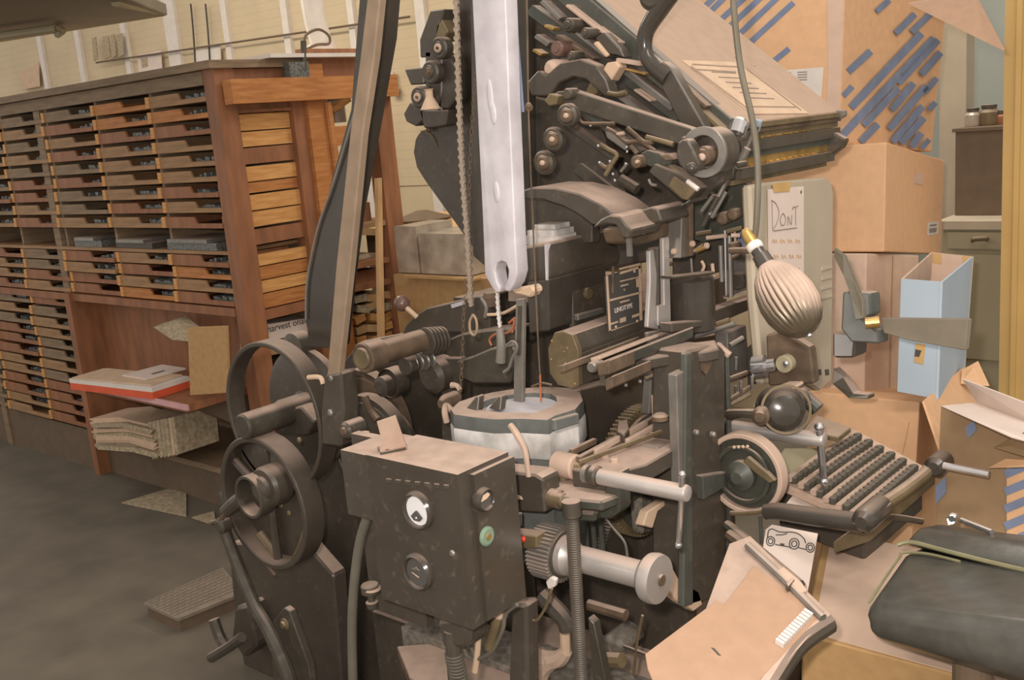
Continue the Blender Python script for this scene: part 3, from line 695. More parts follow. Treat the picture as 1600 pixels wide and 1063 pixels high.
# pale carton the chair leans over
plc = thing('pale_carton', PZ(1350, 950, 0), 'pale tan carton lying on the floor under the chair cushion', 'carton')
plp = Plane(PD(1290, 832, 2.38), PD(1257, 992, 2.02), PD(1600, 1075, 1.98))
top = [plp.at(x, y) for x, y in ((1288, 830), (1450, 858), (1660, 925), (1660, 1100), (1255, 992))]
obj('body', ext(top, -plp.n * .10, .003), 'carddark', plc)
obj('top_sheet', ext([plp.at(x, y, .002) for x, y in ((1300, 833), (1449, 860), (1656, 927), (1656, 1096), (1270, 990))], -plp.n * .0015), 'cardpink', plc)
wb_ = thing('plank_bundle', PZ(1300, 1050, 0), 'dark boards lying on the floor below the pale carton', 'boards')
for i in range(4):
    z = .14 - i * .03
    obj('plank', ext([PZ(1243, 1003 + i * 17, z), PZ(1262, 1000 + i * 17, z), PZ(1660, 1110 + i * 20, z), PZ(1650, 1118 + i * 20, z)], (0, .1, -.02), .002), 'wooddark', wb_)
# drawing of a car on a sheet
shd = 2.12
A, B, Cc, Dd = PD(1196, 828, shd), PD(1206, 820, shd), PD(1278, 834, shd), PD(1262, 925, shd - .02)
pls = Plane(A, Cc, Dd)
ds = obj('sketch_sheet', ext([pls.at(x, y) for x, y in ((1196, 828), (1206, 820), (1278, 834), (1262, 925), (1186, 905))], -pls.n * .001), 'paper'); tag(ds, 'white sheet with a line sketch of a car under the keyboard arm', 'drawing')
pls = Plane(A, Cc, Dd)
bm = NB()
def pen(bm, pts, w=.0011): add_tube(bm, smooth_path([pls.at(x, y, .0008) for x, y in pts], 4), w, 5)
pen(bm, [(1199, 842), (1201, 830), (1207, 827), (1216, 831), (1225, 832), (1238, 832), (1248, 835), (1256, 842), (1259, 849)])
pen(bm, [(1212, 836), (1222, 836), (1230, 834)]); pen(bm, [(1211, 851), (1222, 853), (1233, 855), (1236, 857)]); pen(bm, [(1247, 856), (1259, 859)])
for c, r in (((1204, 846), 6.5), ((1241, 850), 7.5), ((1266, 856), 6.5)):
    for q in (1.0, .55): pen(bm, [(c[0] + r * q * math.cos(t * PI / 6), c[1] + r * q * 1.1 * math.sin(t * PI / 6)) for t in range(13)])
obj('sketch_lines', bm, 'ink', ds)
obj('sketch_blot', decal(pls, [[(1219, 849), (1226, 850), (1225, 854), (1219, 853)]], .001), 'ink', ds)
# ================================================================== TYPESETTING MACHINE
MR = thing('linotype_machine', (-1.45, 1.85, 0), 'big dusty black cast iron typesetting machine filling the middle of the workshop', 'machine')
def part(name, bm, mt, par=None, smooth=0.45, label=None):
    o = obj(name, bm, mt, par or MR, smooth)
    if label: o['label'] = label
    return o
def cyY(px, py, y, rpx, ln, b=0.15, n=24):
    p = PY(px, py, y); r = rad(p, rpx); e = min(r * b, ln * .3)
    return lathe(p, (0, 1, 0), [(0, r - e), (e, r), (ln - e, r), (ln, r - e)], n)
def cyX(px, py, y, rpx, ln, b=0.15, n=24): # grows forward (+X) from the pixel
    p = PY(px, py, y); r = rad(p, rpx); e = min(r * b, ln * .3)
    return lathe(p, (1, 0, 0), [(0, r - e), (e, r), (ln - e, r), (ln, r - e)], n)
def turned(px, py, y, rpx, prof, n=28): # prof in (m along +Y, fraction of radius)
    p = PY(px, py, y); r = rad(p, rpx); return lathe(p, (0, 1, 0), [(s, q * r) for s, q in prof], n)
def ty(pts, rpx, n=8, sub=5): # tube through (px,py,y)
    q = [PY(*p) for p in pts]; r = rpx
    r = [rad(v, rr) for v, rr in zip(q, rpx)] if isinstance(rpx, (list, tuple)) else rad(q[0], rpx)
    return tube(q, r, n, sub)
def rail(x0, y0, x1, y1, w, y, t=.02, b=.0015):
    return ey(stripe(x0, y0, x1, y1, w), y, t, b)
def bolt(px, py, y, rpx, mt='steel', par=None, name='bolt'):
    p = PY(px, py, y); r = rad(p, rpx)
    return part(name, lathe(p + Vector((0, -r * .6, 0)), (0, 1, 0), [(0, r * .7), (r * .3, r), (r * .9, r)], 6 if rpx > 4 else 10), mt, par, .5)
def boltX(px, py, x, rpx, mt='steel', par=None):
    p = PX(px, py, x); r = rad(p, rpx)
    return part('bolt', lathe(p + Vector((r * .7, 0, 0)), (-1, 0, 0), [(0, r * .7), (r * .3, r), (r * 1.2, r)], 10), mt, par, .5)

# ---- main castings
part('main_frame', box((-1.82, 1.86, 0.0), (-1.28, 2.30, 1.12), .02), 'black')
part('base_casting', box((-2.0, 1.62, 0.0), (-1.06, 2.28, .30), .02), 'black')
part('side_frame', ey([(470, 700), (560, 705), (620, 720), (800, 740), (830, 1150), (430, 1150)], 1.66, .06, .006), 'black')
part('inner_frame', ey([(800, 690), (1070, 640), (1075, 1150), (760, 1150)], 1.84, .05, .006), 'black')
part('rear_frame', ey([(560, 535), (640, 520), (700, 500), (840, 500), (850, 800), (470, 800), (500, 610)], 1.93, .04, .006), 'black')
part('upper_frame', ey([(760, -40), (860, -40), (990, 90), (1110, 195), (1150, 265), (1150, 340), (1060, 400), (960, 420), (830, 450), (760, 440)], 2.04, .05, .006), 'black')
bp_ = part('back_plate', ey([(654, 207), (672, 198), (690, 182), (706, 152), (714, 120), (716, -170), (800, -170), (812, 452), (775, 440), (745, 397), (664, 284), (650, 262), (645, 238), (648, 218)], 1.99, .035, .004), 'black')
part('rolled_edge', ty([(712, 140, 1.985), (706, 158, 1.985), (690, 186, 1.985), (672, 201, 1.985), (658, 206, 1.985)], 2.0), 'oldbrass', bp_)  # lip of the scroll, its lighter colour paints the edge highlight
part('rolled_edge', ty([(660, 205, 1.985), (674, 212, 1.985), (682, 230, 1.985)], 1.2), 'oldbrass', bp_)
part('rib', rail(665, 160, 668, 206, 5, 1.97, .02), 'rust', bp_)
part('upright_plate', ey([(733, -170), (746, -170), (757, 300), (762, 420), (738, 400)], 1.9, .03, .003), 'black')
part('upright_plate', ey([(803, -170), (821, -170), (828, 300), (815, 440), (812, 300)], 1.9, .03, .003), 'darkmetal')

# ---- matrix assembly at the upper left: small rollers and blocks
for poly, mt in (([(655, 62), (672, 16), (694, 14), (682, 60), (672, 90), (656, 90)], 'black'), ([(631, 108), (662, 105), (662, 131), (641, 133)], 'black'), ([(630, 178), (640, 160), (660, 170), (662, 186), (650, 198), (634, 190)], 'black'),
                 ([(690, 92), (700, 86), (714, 108), (714, 152), (700, 170), (684, 168), (690, 140)], 'black'), ([(655, 172), (700, 172), (696, 196), (676, 200), (662, 200)], 'black'), ([(682, 40), (690, 30), (700, 50), (690, 66), (680, 60)], 'oldbrass'), ([(664, 80), (690, 82), (690, 175), (664, 160)], 'black')):
    part('bracket_block', ey(poly, 1.93, .05, .003), mt)
for px, py, r in ((683, 75, 17), (669, 113, 18), (651, 152, 17)):
    w = part('small_roller', turned(px, py, 1.89, r, [(0, .55), (.003, .6), (.003, .85), (.008, 1), (.03, 1), (.034, .9)]), 'darkmetal')
    part('roller_face', turned(px - 1, py, 1.884, r * .42, [(0, .8), (.003, 1), (.007, 1)]), 'dusty' if px != 669 else 'rust', w)
    part('hub', turned(px - 1, py, 1.880, r * .16, [(0, .8), (.003, 1), (.006, 1)]), 'rust', w)
part('oil_cup', lathe(PY(673, 171, 1.88), (0, 0, 1), [(0, .026), (.008, .022), (.03, .010), (.045, .010), (.05, .013)], 18), 'papertan')

# ---- sloping distributor rails below the magazine
for a in ((916, -2, 1150, 206, 17, 1.87, 'greenmach'), (884, 8, 938, 50, 5, 1.84, 'dusty'), (930, 42, 966, 68, 5, 1.84, 'dusty'), (845, 2, 874, 30, 7, 1.84, 'steel'),
          (826, 14, 955, 112, 17, 1.87, 'greenmach'), (868, 56, 926, 94, 6, 1.84, 'rust'), (836, 56, 856, 70, 8, 1.84, 'steel'), (832, 78, 845, 86, 5, 1.84, 'brass'), (850, 40, 864, 46, 5, 1.84, 'brass'), (899, 51, 946, 88, 6, 1.84, 'steel'),
          (976, 112, 1050, 170, 10, 1.86, 'steel'), (978, 124, 1060, 186, 16, 1.87, 'greenmach'), (960, 145, 1010, 182, 9, 1.85, 'steel'), (990, 140, 1016, 158, 4, 1.84, 'dusty'), (876, 92, 888, 100, 5, 1.84, 'steel'), (1062, 132, 1102, 168, 6, 1.84, 'rust'), (1090, 170, 1140, 215, 7, 1.84, 'oldbrass'),
          (900, 20, 1000, 100, 10, 1.9, 'black'), (940, 64, 1020, 130, 12, 1.88, 'black'), (860, 20, 920, 66, 8, 1.9, 'rust'), (905, 170, 1000, 240, 10, 1.88, 'greenmach'), (870, 185, 960, 250, 8, 1.9, 'darkmetal')):
    part('sloping_rail', rail(*a[:6], .03), a[6])
for px, py, r, mt in ((885, 39, 11, 'darkmetal'), (867, 76, 12, 'bakelite'), (912, 52, 9, 'darkmetal'), (890, 88, 8, 'darkmetal')):
    w = part('guide_roller', turned(px, py, 1.80, r, [(0, .5), (.004, .6), (.004, .85), (.008, 1), (.05, 1)]), mt)
part('dust_cap', turned(856, 107, 1.78, 14, [(0, .5), (.01, .9), (.02, 1), (.06, 1)]), 'dusty')
part('cream_link', ey([(940, 112), (948, 98), (962, 96), (968, 104), (955, 126), (945, 130)], 1.80, .03), 'papertan')
part('cream_link', ey([(912, 150), (922, 126), (934, 132), (932, 146), (918, 156)], 1.79, .03), 'oldbrass')
part('black_clip', ey([(930, 60), (942, 50), (968, 76), (976, 90), (962, 86), (946, 84)], 1.82, .03), 'black')
part('white_clip', ey([(926, 68), (932, 64), (950, 86), (946, 90)], 1.81, .01), 'papertan')
part('strap', rail(962, 94, 1000, 100, 7, 1.81, .02), 'dusty'); part('strap', rail(976, 108, 1008, 116, 4, 1.81, .02), 'brass')
part('curved_arm', ey([(822, 130), (840, 110), (852, 118), (875, 98), (906, 92), (930, 102), (946, 124), (954, 148), (946, 152), (930, 138), (915, 124), (895, 120), (872, 130), (860, 150), (830, 150)], 1.78, .035, .003), 'black')
part('arm_tip', ty([(950, 146, 1.78), (966, 148, 1.78), (978, 144, 1.78)], 4), 'oldbrass')
part('lower_plate', ey([(820, 150), (870, 160), (900, 175), (940, 205), (960, 260), (990, 330), (900, 300), (820, 296)], 1.95, .03), 'black')

# ---- long lever, three rollers, big pulley
lv_ = part('long_lever', ey([(862, 152), (870, 143), (893, 141), (1078, 201), (1088, 210), (1084, 224), (1062, 226), (888, 168)], 1.72, .028, .002), 'darkmetal')
part('lever_pin', turned(1068, 222, 1.70, 9, [(0, .7), (.004, 1), (.03, 1)]), 'rust', lv_)
part('lever_clip', ey([(850, 158), (858, 146), (872, 150), (868, 164), (858, 166)], 1.70, .03), 'oldbrass', lv_)
part('lever_clip', turned(885, 147, 1.70, 9, [(0, .8), (.004, 1), (.03, 1)]), 'darkmetal', lv_)
for px, py in ((882, 181), (860, 218), (845, 255)):
    w = part('feed_roller', turned(px, py, 1.665, 19, [(0, .62), (.003, .68), (.003, .82), (.008, 1), (.018, 1), (.02, .8), (.028, .8)]), 'darkmetal')
    part('roller_disc', turned(px, py, 1.655, 11, [(0, .8), (.004, 1), (.012, 1)]), 'rust', w)
    part('hub', turned(px, py, 1.648, 4.2, [(0, .6), (.003, 1), (.012, 1)]), 'dusty', w)
part('spring_hook', ty([(902, 178, 1.7), (908, 190, 1.7), (918, 193, 1.7), (960, 193, 1.7)], 2.5), 'rust')
pu = part('drive_pulley', turned(1100, 238, 1.70, 37, [(0.012, .25), (.012, .62), (.004, .68), (.0, .95), (.004, 1), (.055, 1), (.06, .94)], 40), 'darkmetal')
part('pulley_rim', (lambda p: add_ring(NB(), p, (0, 1, 0), rad(p, 33), rect_prof(.004, .008, .001), 40))(PY(1100, 238, 1.70)), 'steel', pu)
part('pulley_hub', turned(1096, 244, 1.68, 15, [(0, .6), (.004, .8), (.004, .95), (.01, 1), (.04, 1)]), 'rust', pu)
part('hub_pin', turned(1094, 246, 1.672, 6, [(0, .6), (.003, 1), (.012, 1)]), 'dusty', pu)
part('crank_arm', ey([(1056, 240), (1058, 224), (1066, 217), (1074, 219), (1082, 232), (1092, 256), (1088, 268), (1070, 268), (1060, 256)], 1.66, .03, .003), 'black')
part('crank_knob', sphere(PY(1081, 263, 1.65), rad(PY(1081, 263, 1.65), 10)), 'gloss')
part('guide_shoe', ey([(1013, 268), (1022, 256), (1060, 272), (1090, 296), (1074, 313), (1064, 312)], 1.70, .05, .002), 'darkmetal')
part('shoe_plate', ey([(1044, 290), (1052, 276), (1086, 298), (1074, 313), (1066, 311)], 1.695, .006, .001), 'oldbrass')
part('white_pin', ty([(1074, 283, 1.68), (1091, 296, 1.68)], 4), 'white')
part('black_chute', ey([(1082, 270), (1110, 262), (1132, 256), (1128, 276), (1100, 312), (1070, 320), (1050, 330), (1078, 312)], 1.74, .04, .002), 'gloss')
for pts, r, mt in (([(948, 200), (962, 208), (978, 222), (998, 221), (1012, 228), (1024, 236)], 3, 'rust'), ([(980, 200), (992, 210), (1006, 222), (1020, 222)], 4, 'rust'), ([(938, 226), (950, 233), (964, 242), (956, 256), (946, 274)], 3.5, 'oldbrass'), ([(986, 228), (996, 240)], 4, 'rust'), ([(964, 210), (975, 208)], 3, 'dusty'),
                   ([(1010, 214), (1040, 222), (1052, 226)], 4, 'oldbrass'), ([(938, 256), (948, 262), (958, 254)], 3.5, 'rust'), ([(970, 268), (980, 256)], 2.5, 'steel'), ([(1014, 280), (1018, 288), (1026, 290)], 2.5, 'steel'), ([(1046, 258), (1066, 276)], 4, 'oldbrass')):
    part('linkage', ty([(a, b, 1.72) for a, b in pts], r), mt)
w = part('link_roller', turned(992, 253, 1.69, 10, [(0, .6), (.004, 1), (.03, 1)]), 'rust')
part('hub', turned(994, 253, 1.685, 3, [(0, .7), (.002, 1), (.01, 1)]), 'dusty', w)
part('link_block', ey([(944, 205), (956, 206), (978, 226), (976, 236), (948, 216)], 1.74, .03), 'steel')
part('link_block', ey([(1000, 240), (1012, 234), (1032, 240), (1050, 252), (1046, 258), (1020, 262), (1006, 256)], 1.71, .03), 'blackgreen')
part('link_block', ey([(1028, 242), (1044, 240), (1054, 250), (1040, 252)], 1.70, .03), 'rust')
part('diagonal_plate', rail(900, 262, 992, 332, 18, 1.80, .012), 'darkmetal')
part('round_bar', ty([(970, 280, 1.78), (996, 296, 1.78)], 9), 'darkmetal')
for px, py in ((923, 196), (935, 228), (979, 230), (980, 237), (953, 252), (937, 254), (978, 256), (958, 272), (961, 282)): bolt(px, py, 1.70, 2.2, 'chrome')

# ---- chrome and black handle curving up beside the magazine
part('curved_handle', ty([(1064, -30, 1.80), (1030, 16, 1.80), (1010, 50, 1.80), (1008, 80, 1.80), (1022, 103, 1.80), (1046, 122, 1.80)], [15, 15, 13, 12, 14, 16], 14), 'gloss')
part('handle_cap', turned(1016, -8, 1.78, 24, [(0, .7), (.006, 1), (.03, 1), (.04, .7)]), 'darkmetal')
part('handle_arm', ey([(1014, 100), (1034, 96), (1050, 108), (1100, 196), (1102, 204), (1068, 206), (1040, 150)], 1.79, .03, .003), 'black')
# ---- linkage rods down the front of the magazine
for pts, r, mt in (([(1182, 198, 1.84), (1164, 236, 1.82), (1146, 262, 1.8), (1130, 292, 1.78), (1108, 336, 1.76)], 5, 'darkmetal'), ([(1168, 232, 1.8), (1152, 262, 1.8)], 6, 'steel'), ([(1136, 272, 1.79), (1126, 290, 1.78)], 6, 'steel'), ([(1122, 306, 1.76), (1098, 352, 1.76)], 4, 'darkmetal'), ([(1134, 300, 1.77), (1112, 340, 1.76)], 3, 'steel'), ([(1112, 308, 1.75), (1096, 330, 1.75)], 3, 'steel')):
    part('control_rod', ty(pts, r), mt)
for px, py, r in ((1130, 276, 6), (1112, 310, 6), (1104, 338, 5), (1152, 258, 5)): part('rod_joint', turned(px, py, 1.76, r, [(0, .7), (.004, 1), (.03, 1)]), 'darkmetal')
part('dark_backing', ey([(1076, 318), (1140, 270), (1170, 290), (1160, 360), (1100, 380), (1070, 370)], 1.95, .03), 'blackgreen')
part('pull_knob', lathe(PY(1158, 186, 1.84), (-.15, -.5, -1), [(0, .012), (.006, .018), (.03, .018), (.036, .012)], 18), 'chrome')
part('knob_skirt', lathe(PY(1153, 204, 1.84), (-.15, -.5, -1), [(0, .022), (.012, .02), (.02, .008)], 14), 'steel')
part('latch', ey([(1178, 186), (1188, 188), (1184, 204), (1178, 212), (1174, 200)], 1.87, .012), 'bluebin')

# ---- arch and head casting
part('arch_casting', ey([(800, 303), (830, 293), (868, 294), (905, 303), (938, 320), (962, 338), (966, 352), (925, 352), (905, 336), (880, 322), (848, 312), (803, 311)], 1.64, .13, .003), 'black')
part('arch_web', ey([(805, 308), (848, 311), (880, 321), (905, 335), (925, 352), (925, 380), (805, 380)], 1.72, .03), 'black')
HY = 1.60
hx = PY(856, 410, HY).x
hl = PX(968, 405, hx).y - HY
head = part('head_casting', ext([PY(810, 386, HY), PY(856, 379, HY), PY(858, 439, HY), PY(812, 446, HY)], (0, hl, 0), .012, 3), 'black')
part('paint_chip', ext([PX(853, 382, hx + .004), PX(861, 381, hx + .004), PX(857, 392, hx + .004), PX(857, 438, hx + .004), PX(855, 438, hx + .004)], (-.004, 0, 0)), 'silver', head)
zt = PY(830, 384, HY).z
for i, (x0, x1, dy, h) in enumerate(((-.10, -.015, .02, .012), (-.09, -.02, .03, .024), (-.085, -.03, .05, .034))):
    part('metal_slab', box((hx + x0, HY + .02 + dy, zt - .004), (hx + x1, HY + hl - .03 - dy * .5, zt + h), .002), 'chalk', head)
part('hump', ey([(925, 356), (938, 343), (952, 336), (968, 338), (978, 352), (988, 360), (982, 372), (972, 372), (962, 352), (946, 350)], 1.58, .10, .003), 'black')
part('hump', ey([(985, 345), (1000, 329), (1018, 323), (1028, 328), (1034, 346), (1018, 352), (1005, 345)], 1.66, .10, .003), 'black')
part('clamp_bar', ex([(972, 360), (985, 352), (1050, 340), (1056, 345), (1056, 366), (1000, 384), (978, 380)], -1.13, .05, .004), 'rust')
for px, py in ((1004, 361), (1052, 350)): boltX(px, py, -1.13, 6, 'dusty')
part('clamp_top', ex([(1010, 340), (1048, 334), (1052, 342), (1012, 350)], -1.14, .04), 'dusty')
part('rust_strip', ex([(984, 356), (987, 356), (989, 400), (986, 401)], -1.115, .01, 0), 'steel')
# box below the head
box_x = hx - .012
bl = PX(947, 480, box_x).y - HY
bxp = part('casting_box', ext([PY(822, 440, HY), PY(856, 436, HY), PY(858, 518, HY), PY(826, 522, HY)], (0, bl, 0), .004), 'gloss')
part('cover_plate', ex([(894, 446), (947, 432), (949, 505), (896, 520)], box_x + .006, .012), 'black', bxp)
part('round_knob', lathe(PX(922, 459, box_x + .014), (-1, 0, 0), [(0, .010), (.002, .013), (.01, .013)], 18), 'oldbrass', bxp)
part('bar_handle', ex([(903, 492), (944, 481), (945, 490), (904, 502)], box_x + .016, .014), 'steel', bxp)
for px, py in ((873, 458), (873, 473), (866, 482)): boltX(px, py, box_x + .0, 2.6, 'chrome', bxp)
# name plate
NX = (PY(893, 523, 1.56).x + PY(907, 546, 1.56).x) / 2 + .001
npl = part('name_plate', ex([(947, 432), (1001, 416), (1004, 503), (952, 521)], NX, .005, .001), 'ink')
plq = Plane(PX(947, 432, NX), PX(1001, 416, NX), PX(952, 521, NX))
part('plate_border', decal(plq, [[(947, 432), (950, 431), (955, 517), (952, 521)], [(969, 425), (1001, 416), (1001, 419), (969, 429)], [(998, 417), (1001, 416), (1004, 503), (1000, 502)], [(952, 517), (1004, 500), (1004, 503.5), (952, 521)], [(968, 419), (1000, 411), (1000, 414), (968, 422)]], .001), 'papertan', npl)
part('plate_lines', decal(plq, [[(969, 439), (998, 432), (998, 434), (969, 441)], [(970, 446), (982, 443), (982, 445.5), (970, 448.5)], [(974, 452), (977, 451), (976, 455)], [(953, 468), (1000, 456), (1000, 459), (953, 471)], [(969, 471.5), (984, 467.5), (984, 470), (969, 474)], [(969, 498), (978, 495), (978, 502), (969, 505)], [(955, 505), (966, 501.5), (966, 504), (955, 508)], [(988, 493), (1000, 489), (1000, 493), (988, 497)], [(994, 436), (998, 435), (998, 449), (995, 449)]], .001), 'papertan', npl)
part('lettering', text_bm('LINOTYPE', .0145, plq.at(960.5, 489.5, .0008), PX(994, 479, NX) - PX(961, 489.5, NX), (0, 0, 1), .001), 'paper', npl)
part('pivot_pin', ty([(958, 417, 1.69), (957, 458, 1.69)], 2.4), 'rust', npl)
for px, py in ((991, 424), (962, 511), (995, 502)): boltX(px, py, NX, 2.4, 'papertan', npl)
# steel posts right of the plate
for pts, mt in (([(1015, 392), (1022, 390), (1027, 430), (1025, 500), (1032, 516), (1012, 512), (1016, 440)], 'satin'), ([(1036, 372), (1046, 370), (1049, 512), (1028, 510), (1028, 478), (1038, 476)], 'satin'), ([(1012, 520), (1050, 512), (1050, 536), (1030, 540), (1014, 536)], 'steel')):
    part('steel_post', ex(pts, -1.12, .010), mt)
part('slot_bar', ex([(1024, 388), (1036, 385), (1038, 478), (1027, 482)], -1.13, .02), 'black')
part('tapered_post', ex([(1066, 320), (1082, 318), (1083, 400), (1063, 404)], -1.10, .05), 'steel')
part('tapered_post_edge', ex([(1078, 319), (1084, 318), (1084, 400), (1079, 401)], -1.09, .03), 'rust')
for px, py in ((1053, 393), (1082, 381), (1104, 384)): boltX(px, py, -1.08, 5, 'dusty')
# round black can and tray
part('black_can', lathe(PX(1083, 514, -1.12), (0, 0, 1), [(0, .044), (.002, .049), (.108, .049), (.112, .046)], 32), 'gloss')
part('can_lip', ex([(1050, 432), (1090, 428), (1118, 424), (1118, 428), (1052, 436)], -1.06, .03), 'darkmetal')
part('tray_shelf', ex([(1118, 484), (1182, 462), (1186, 468), (1178, 482), (1122, 506), (1050, 520), (1050, 505), (1112, 500)], -1.08, .03), 'black')
part('shelf_rim', ty([(1118, 482, 1.98), (1150, 472, 1.99), (1182, 462, 2.0)], 2.5), 'dusty'); part('shelf_rim', ty([(1130, 465, 1.99), (1152, 456, 2.0), (1178, 444, 2.0)], 2), 'oldbrass'); part('shelf_rim', ty([(1131, 466, 1.99), (1150, 460, 2.0), (1180, 461, 2.0)], 2), 'dusty')
# rods and small bars between the posts and the lamp
for a, b, c, d, mt in ((1088, 366, 1112, 362, 'oldbrass'), (1104, 372, 1136, 368, 'dusty'), (1136, 362, 1160, 356, 'oldbrass'), (1088, 392, 1104, 386, 'brass'), (1056, 372, 1072, 368, 'dusty'), (1055, 398, 1070, 394, 'dusty'), (1030, 416, 1050, 412, 'steel'), (1142, 368, 1156, 368, 'dusty')):
    part('cross_bar', ty([(a, b, 1.92), (c, d, 1.93)], 3.5), mt)
for x, y0, y1, r, mt in ((1133, 360, 462, 2.5, 'chrome'), (1140, 368, 465, 4, 'steel'), (1126, 384, 440, 4, 'steel'), (1148, 362, 395, 2, 'dusty'), (1113, 412, 432, 3, 'papertan'), (1080, 404, 432, 2.2, 'steel')):
    part('vertical_rod', ty([(x, y0, 1.93), (x + 2, y1, 1.93)], r), mt)
for px, py, r in ((1126, 342, 10), (1142, 336, 9), (1142, 385, 6), (1144, 402, 3)): part('small_knob', turned(px, py, 1.9, r, [(0, .6), (.004, 1), (.03, 1), (.035, .7)]), 'rust')
part('link_hook', ty([(1096, 408, 1.9), (1100, 416, 1.9), (1097, 424, 1.9)], 2.5), 'papertan')
part('grey_panel', ey([(1140, 400), (1168, 396), (1170, 452), (1142, 462)], 1.99, .02), 'steel')
part('dark_disc', turned(1150, 440, 1.96, 14, [(0, .8), (.004, 1), (.02, 1)]), 'black')
part('distributor_block', ey([(1104, 370), (1140, 366), (1166, 392), (1150, 420), (1104, 430), (1050, 430), (1050, 400), (1090, 396)], 2.02, .04), 'black')
part('blue_hose', ty([(1133, 288, 2.0), (1148, 300, 2.0), (1160, 330, 2.0), (1162, 352, 2.0), (1156, 372, 2.0), (1168, 392, 2.0)], 8), 'bluepaint')

# ---- brown octagonal slide and its rail
SY = 1.56
slide = part('slide_rail', ext([PY(*p, SY) for p in ((866, 520), (893, 523), (907, 546), (905, 558), (866, 558))], (0, .40, 0), .002), 'darkmetal')
part('slide_end', ext([PY(*p, SY - .012) for p in ((856, 545), (866, 520), (880, 518), (894, 524), (903, 548), (904, 603), (893, 607), (872, 602), (859, 584))], (0, .014, 0), .001), 'oldbrass', slide)
for px, py in ((862, 533), (881, 550), (861, 562), (883, 568), (898, 600), (886, 544)): bolt(px, py, SY - .012, 1.8, 'brass', slide)
part('slide_body', ext([PY(*p, SY) for p in ((868, 558), (906, 552), (906, 604), (872, 600))], (0, .36, 0), .002), 'black')
for pts, ln, mt, y in (([(871, 573), (880, 571), (882, 581), (873, 583)], .26, 'rust', 1.47), ([(922, 560), (936, 556), (938, 562), (924, 566)], .25, 'dusty', 1.52)):
    part('long_bar', ext([PY(*p, y) for p in pts], (0, ln, 0), .001), mt)
part('steel_nut', turned(923, 575, 1.5, 9, [(0, .8), (.004, 1), (.03, 1)]), 'steel')
# ---- vise jaw
JY = 1.46
part('jaw_block', ext([PY(*p, JY) for p in ((932, 568), (952, 563), (952, 586), (934, 588))], (0, .085, 0), .002), 'rust')
part('jaw_block', ext([PY(*p, JY + .004) for p in ((936, 586), (944, 584), (945, 604), (937, 602))], (0, .10, 0), .001), 'darkmetal')
part('jaw_ledge', ext([PY(*p, JY) for p in ((944, 594), (956, 588), (957, 606), (946, 612))], (0, .13, 0), .002), 'rust')
part('jaw_rail', ext([PY(*p, JY + .01) for p in ((933, 568), (952, 562), (952, 582), (934, 586))], (0, .30, 0), .003), 'blackgreen')
tp = part('vise_top', ez([(948, 566), (975, 552), (1005, 548), (1030, 546), (1060, 538), (1118, 531), (1124, 545), (1100, 550), (1066, 551), (1040, 556), (1012, 561), (985, 560), (960, 572)], 1.085, .022, .003), 'black')
part('dust_lump', turned(1033, 543, 1.66, 6, [(0, .6), (.004, 1), (.012, .8)]), 'rust', tp)
for px, py in ((952, 576), (976, 567), (988, 580), (1004, 576), (1018, 574), (1034, 571), (978, 602), (1000, 596)): bolt(px, py, 1.50 + (px - 950) * .0018, 3, 'chrome')
for pts, mt in (([(990, 560), (997, 558), (998, 592), (992, 594)], 'steel'), ([(1018, 584), (1030, 580), (1026, 645), (1014, 648)], 'steel'), ([(1040, 578), (1054, 574), (1054, 584), (1042, 588)], 'rust')):
    part('vise_strip', ex(pts, -1.14, .02), mt)
part('vise_strap', ty([(1008, 592, 1.66), (1028, 584, 1.68)], 3), 'oldbrass')
w = part('vise_knob', lathe(PX(1048, 607, -1.10), (-1, 0, 0), [(0, .010), (.005, .014), (.03, .014)], 18), 'oldbrass')
part('knob_face', lathe(PX(1047, 611, -1.092), (-1, 0, 0), [(0, .006), (.003, .009), (.008, .009)], 16), 'chrome', w)
part('dark_web', ex([(906, 610), (1062, 572), (1062, 700), (906, 720)], -1.26, .04), 'black')
# ---- mould disk (toothed ring) and the vise ledge
gp = PX(1012, 736, -1.17); gr = rad(gp, 104)
gd = part('mould_disk', gear(gp, (-1, 0, 0), gr * .95, gr, .03, 76), 'oldbrass', None, None)
part('disk_face', lathe(gp + Vector((.012, 0, 0)), (-1, 0, 0), [(0, gr * .80), (.004, gr * .88), (.03, gr * .88)], 48), 'blackgreen', gd)
part('disk_inner', lathe(gp + Vector((.024, 0, 0)), (-1, 0, 0), [(0, gr * .60), (.01, gr * .68), (.03, gr * .68)], 40), 'rust', gd)
VZ = .918
ledge = part('vise_ledge', ez([(893, 733), (950, 742), (1010, 726), (1064, 695), (1060, 652), (1000, 672), (935, 703)], VZ, .035, .003), 'black')
for p0, p1, w, h, mt in (((904, 722), (1016, 661), 9, .010, 'rust'), ((930, 712), (1022, 658), 6, .012, 'dusty'), ((980, 694), (1026, 668), 8, .010, 'dusty'), ((905, 726), (1060, 668), 5, .008, 'oldbrass'), ((892, 712), (930, 694), 8, .012, 'rust')):
    a, b_ = PZ(*p0, VZ + .01), PZ(*p1, VZ + .01); d_ = (b_ - a); n_ = Vector((-d_.y, d_.x, 0)).normalized() * rad(a, w) * .5
    part('ledge_bar', ext([a + n_, b_ + n_, b_ - n_, a - n_], (0, 0, h), .001), mt, ledge)
part('ledge_bracket', ext([PZ(*p, VZ + .01) for p in ((966, 672), (982, 668), (984, 684), (976, 694), (964, 688))], (0, 0, .018), .002), 'darkmetal', ledge)
for p in ((945, 715), (985, 692), (960, 722), (1020, 680), (1034, 672), (950, 704)): part('ledge_screw', lathe(PZ(*p, VZ), (0, 0, 1), [(0, .008), (.006, .008), (.008, .006)], 12), 'dusty', ledge)
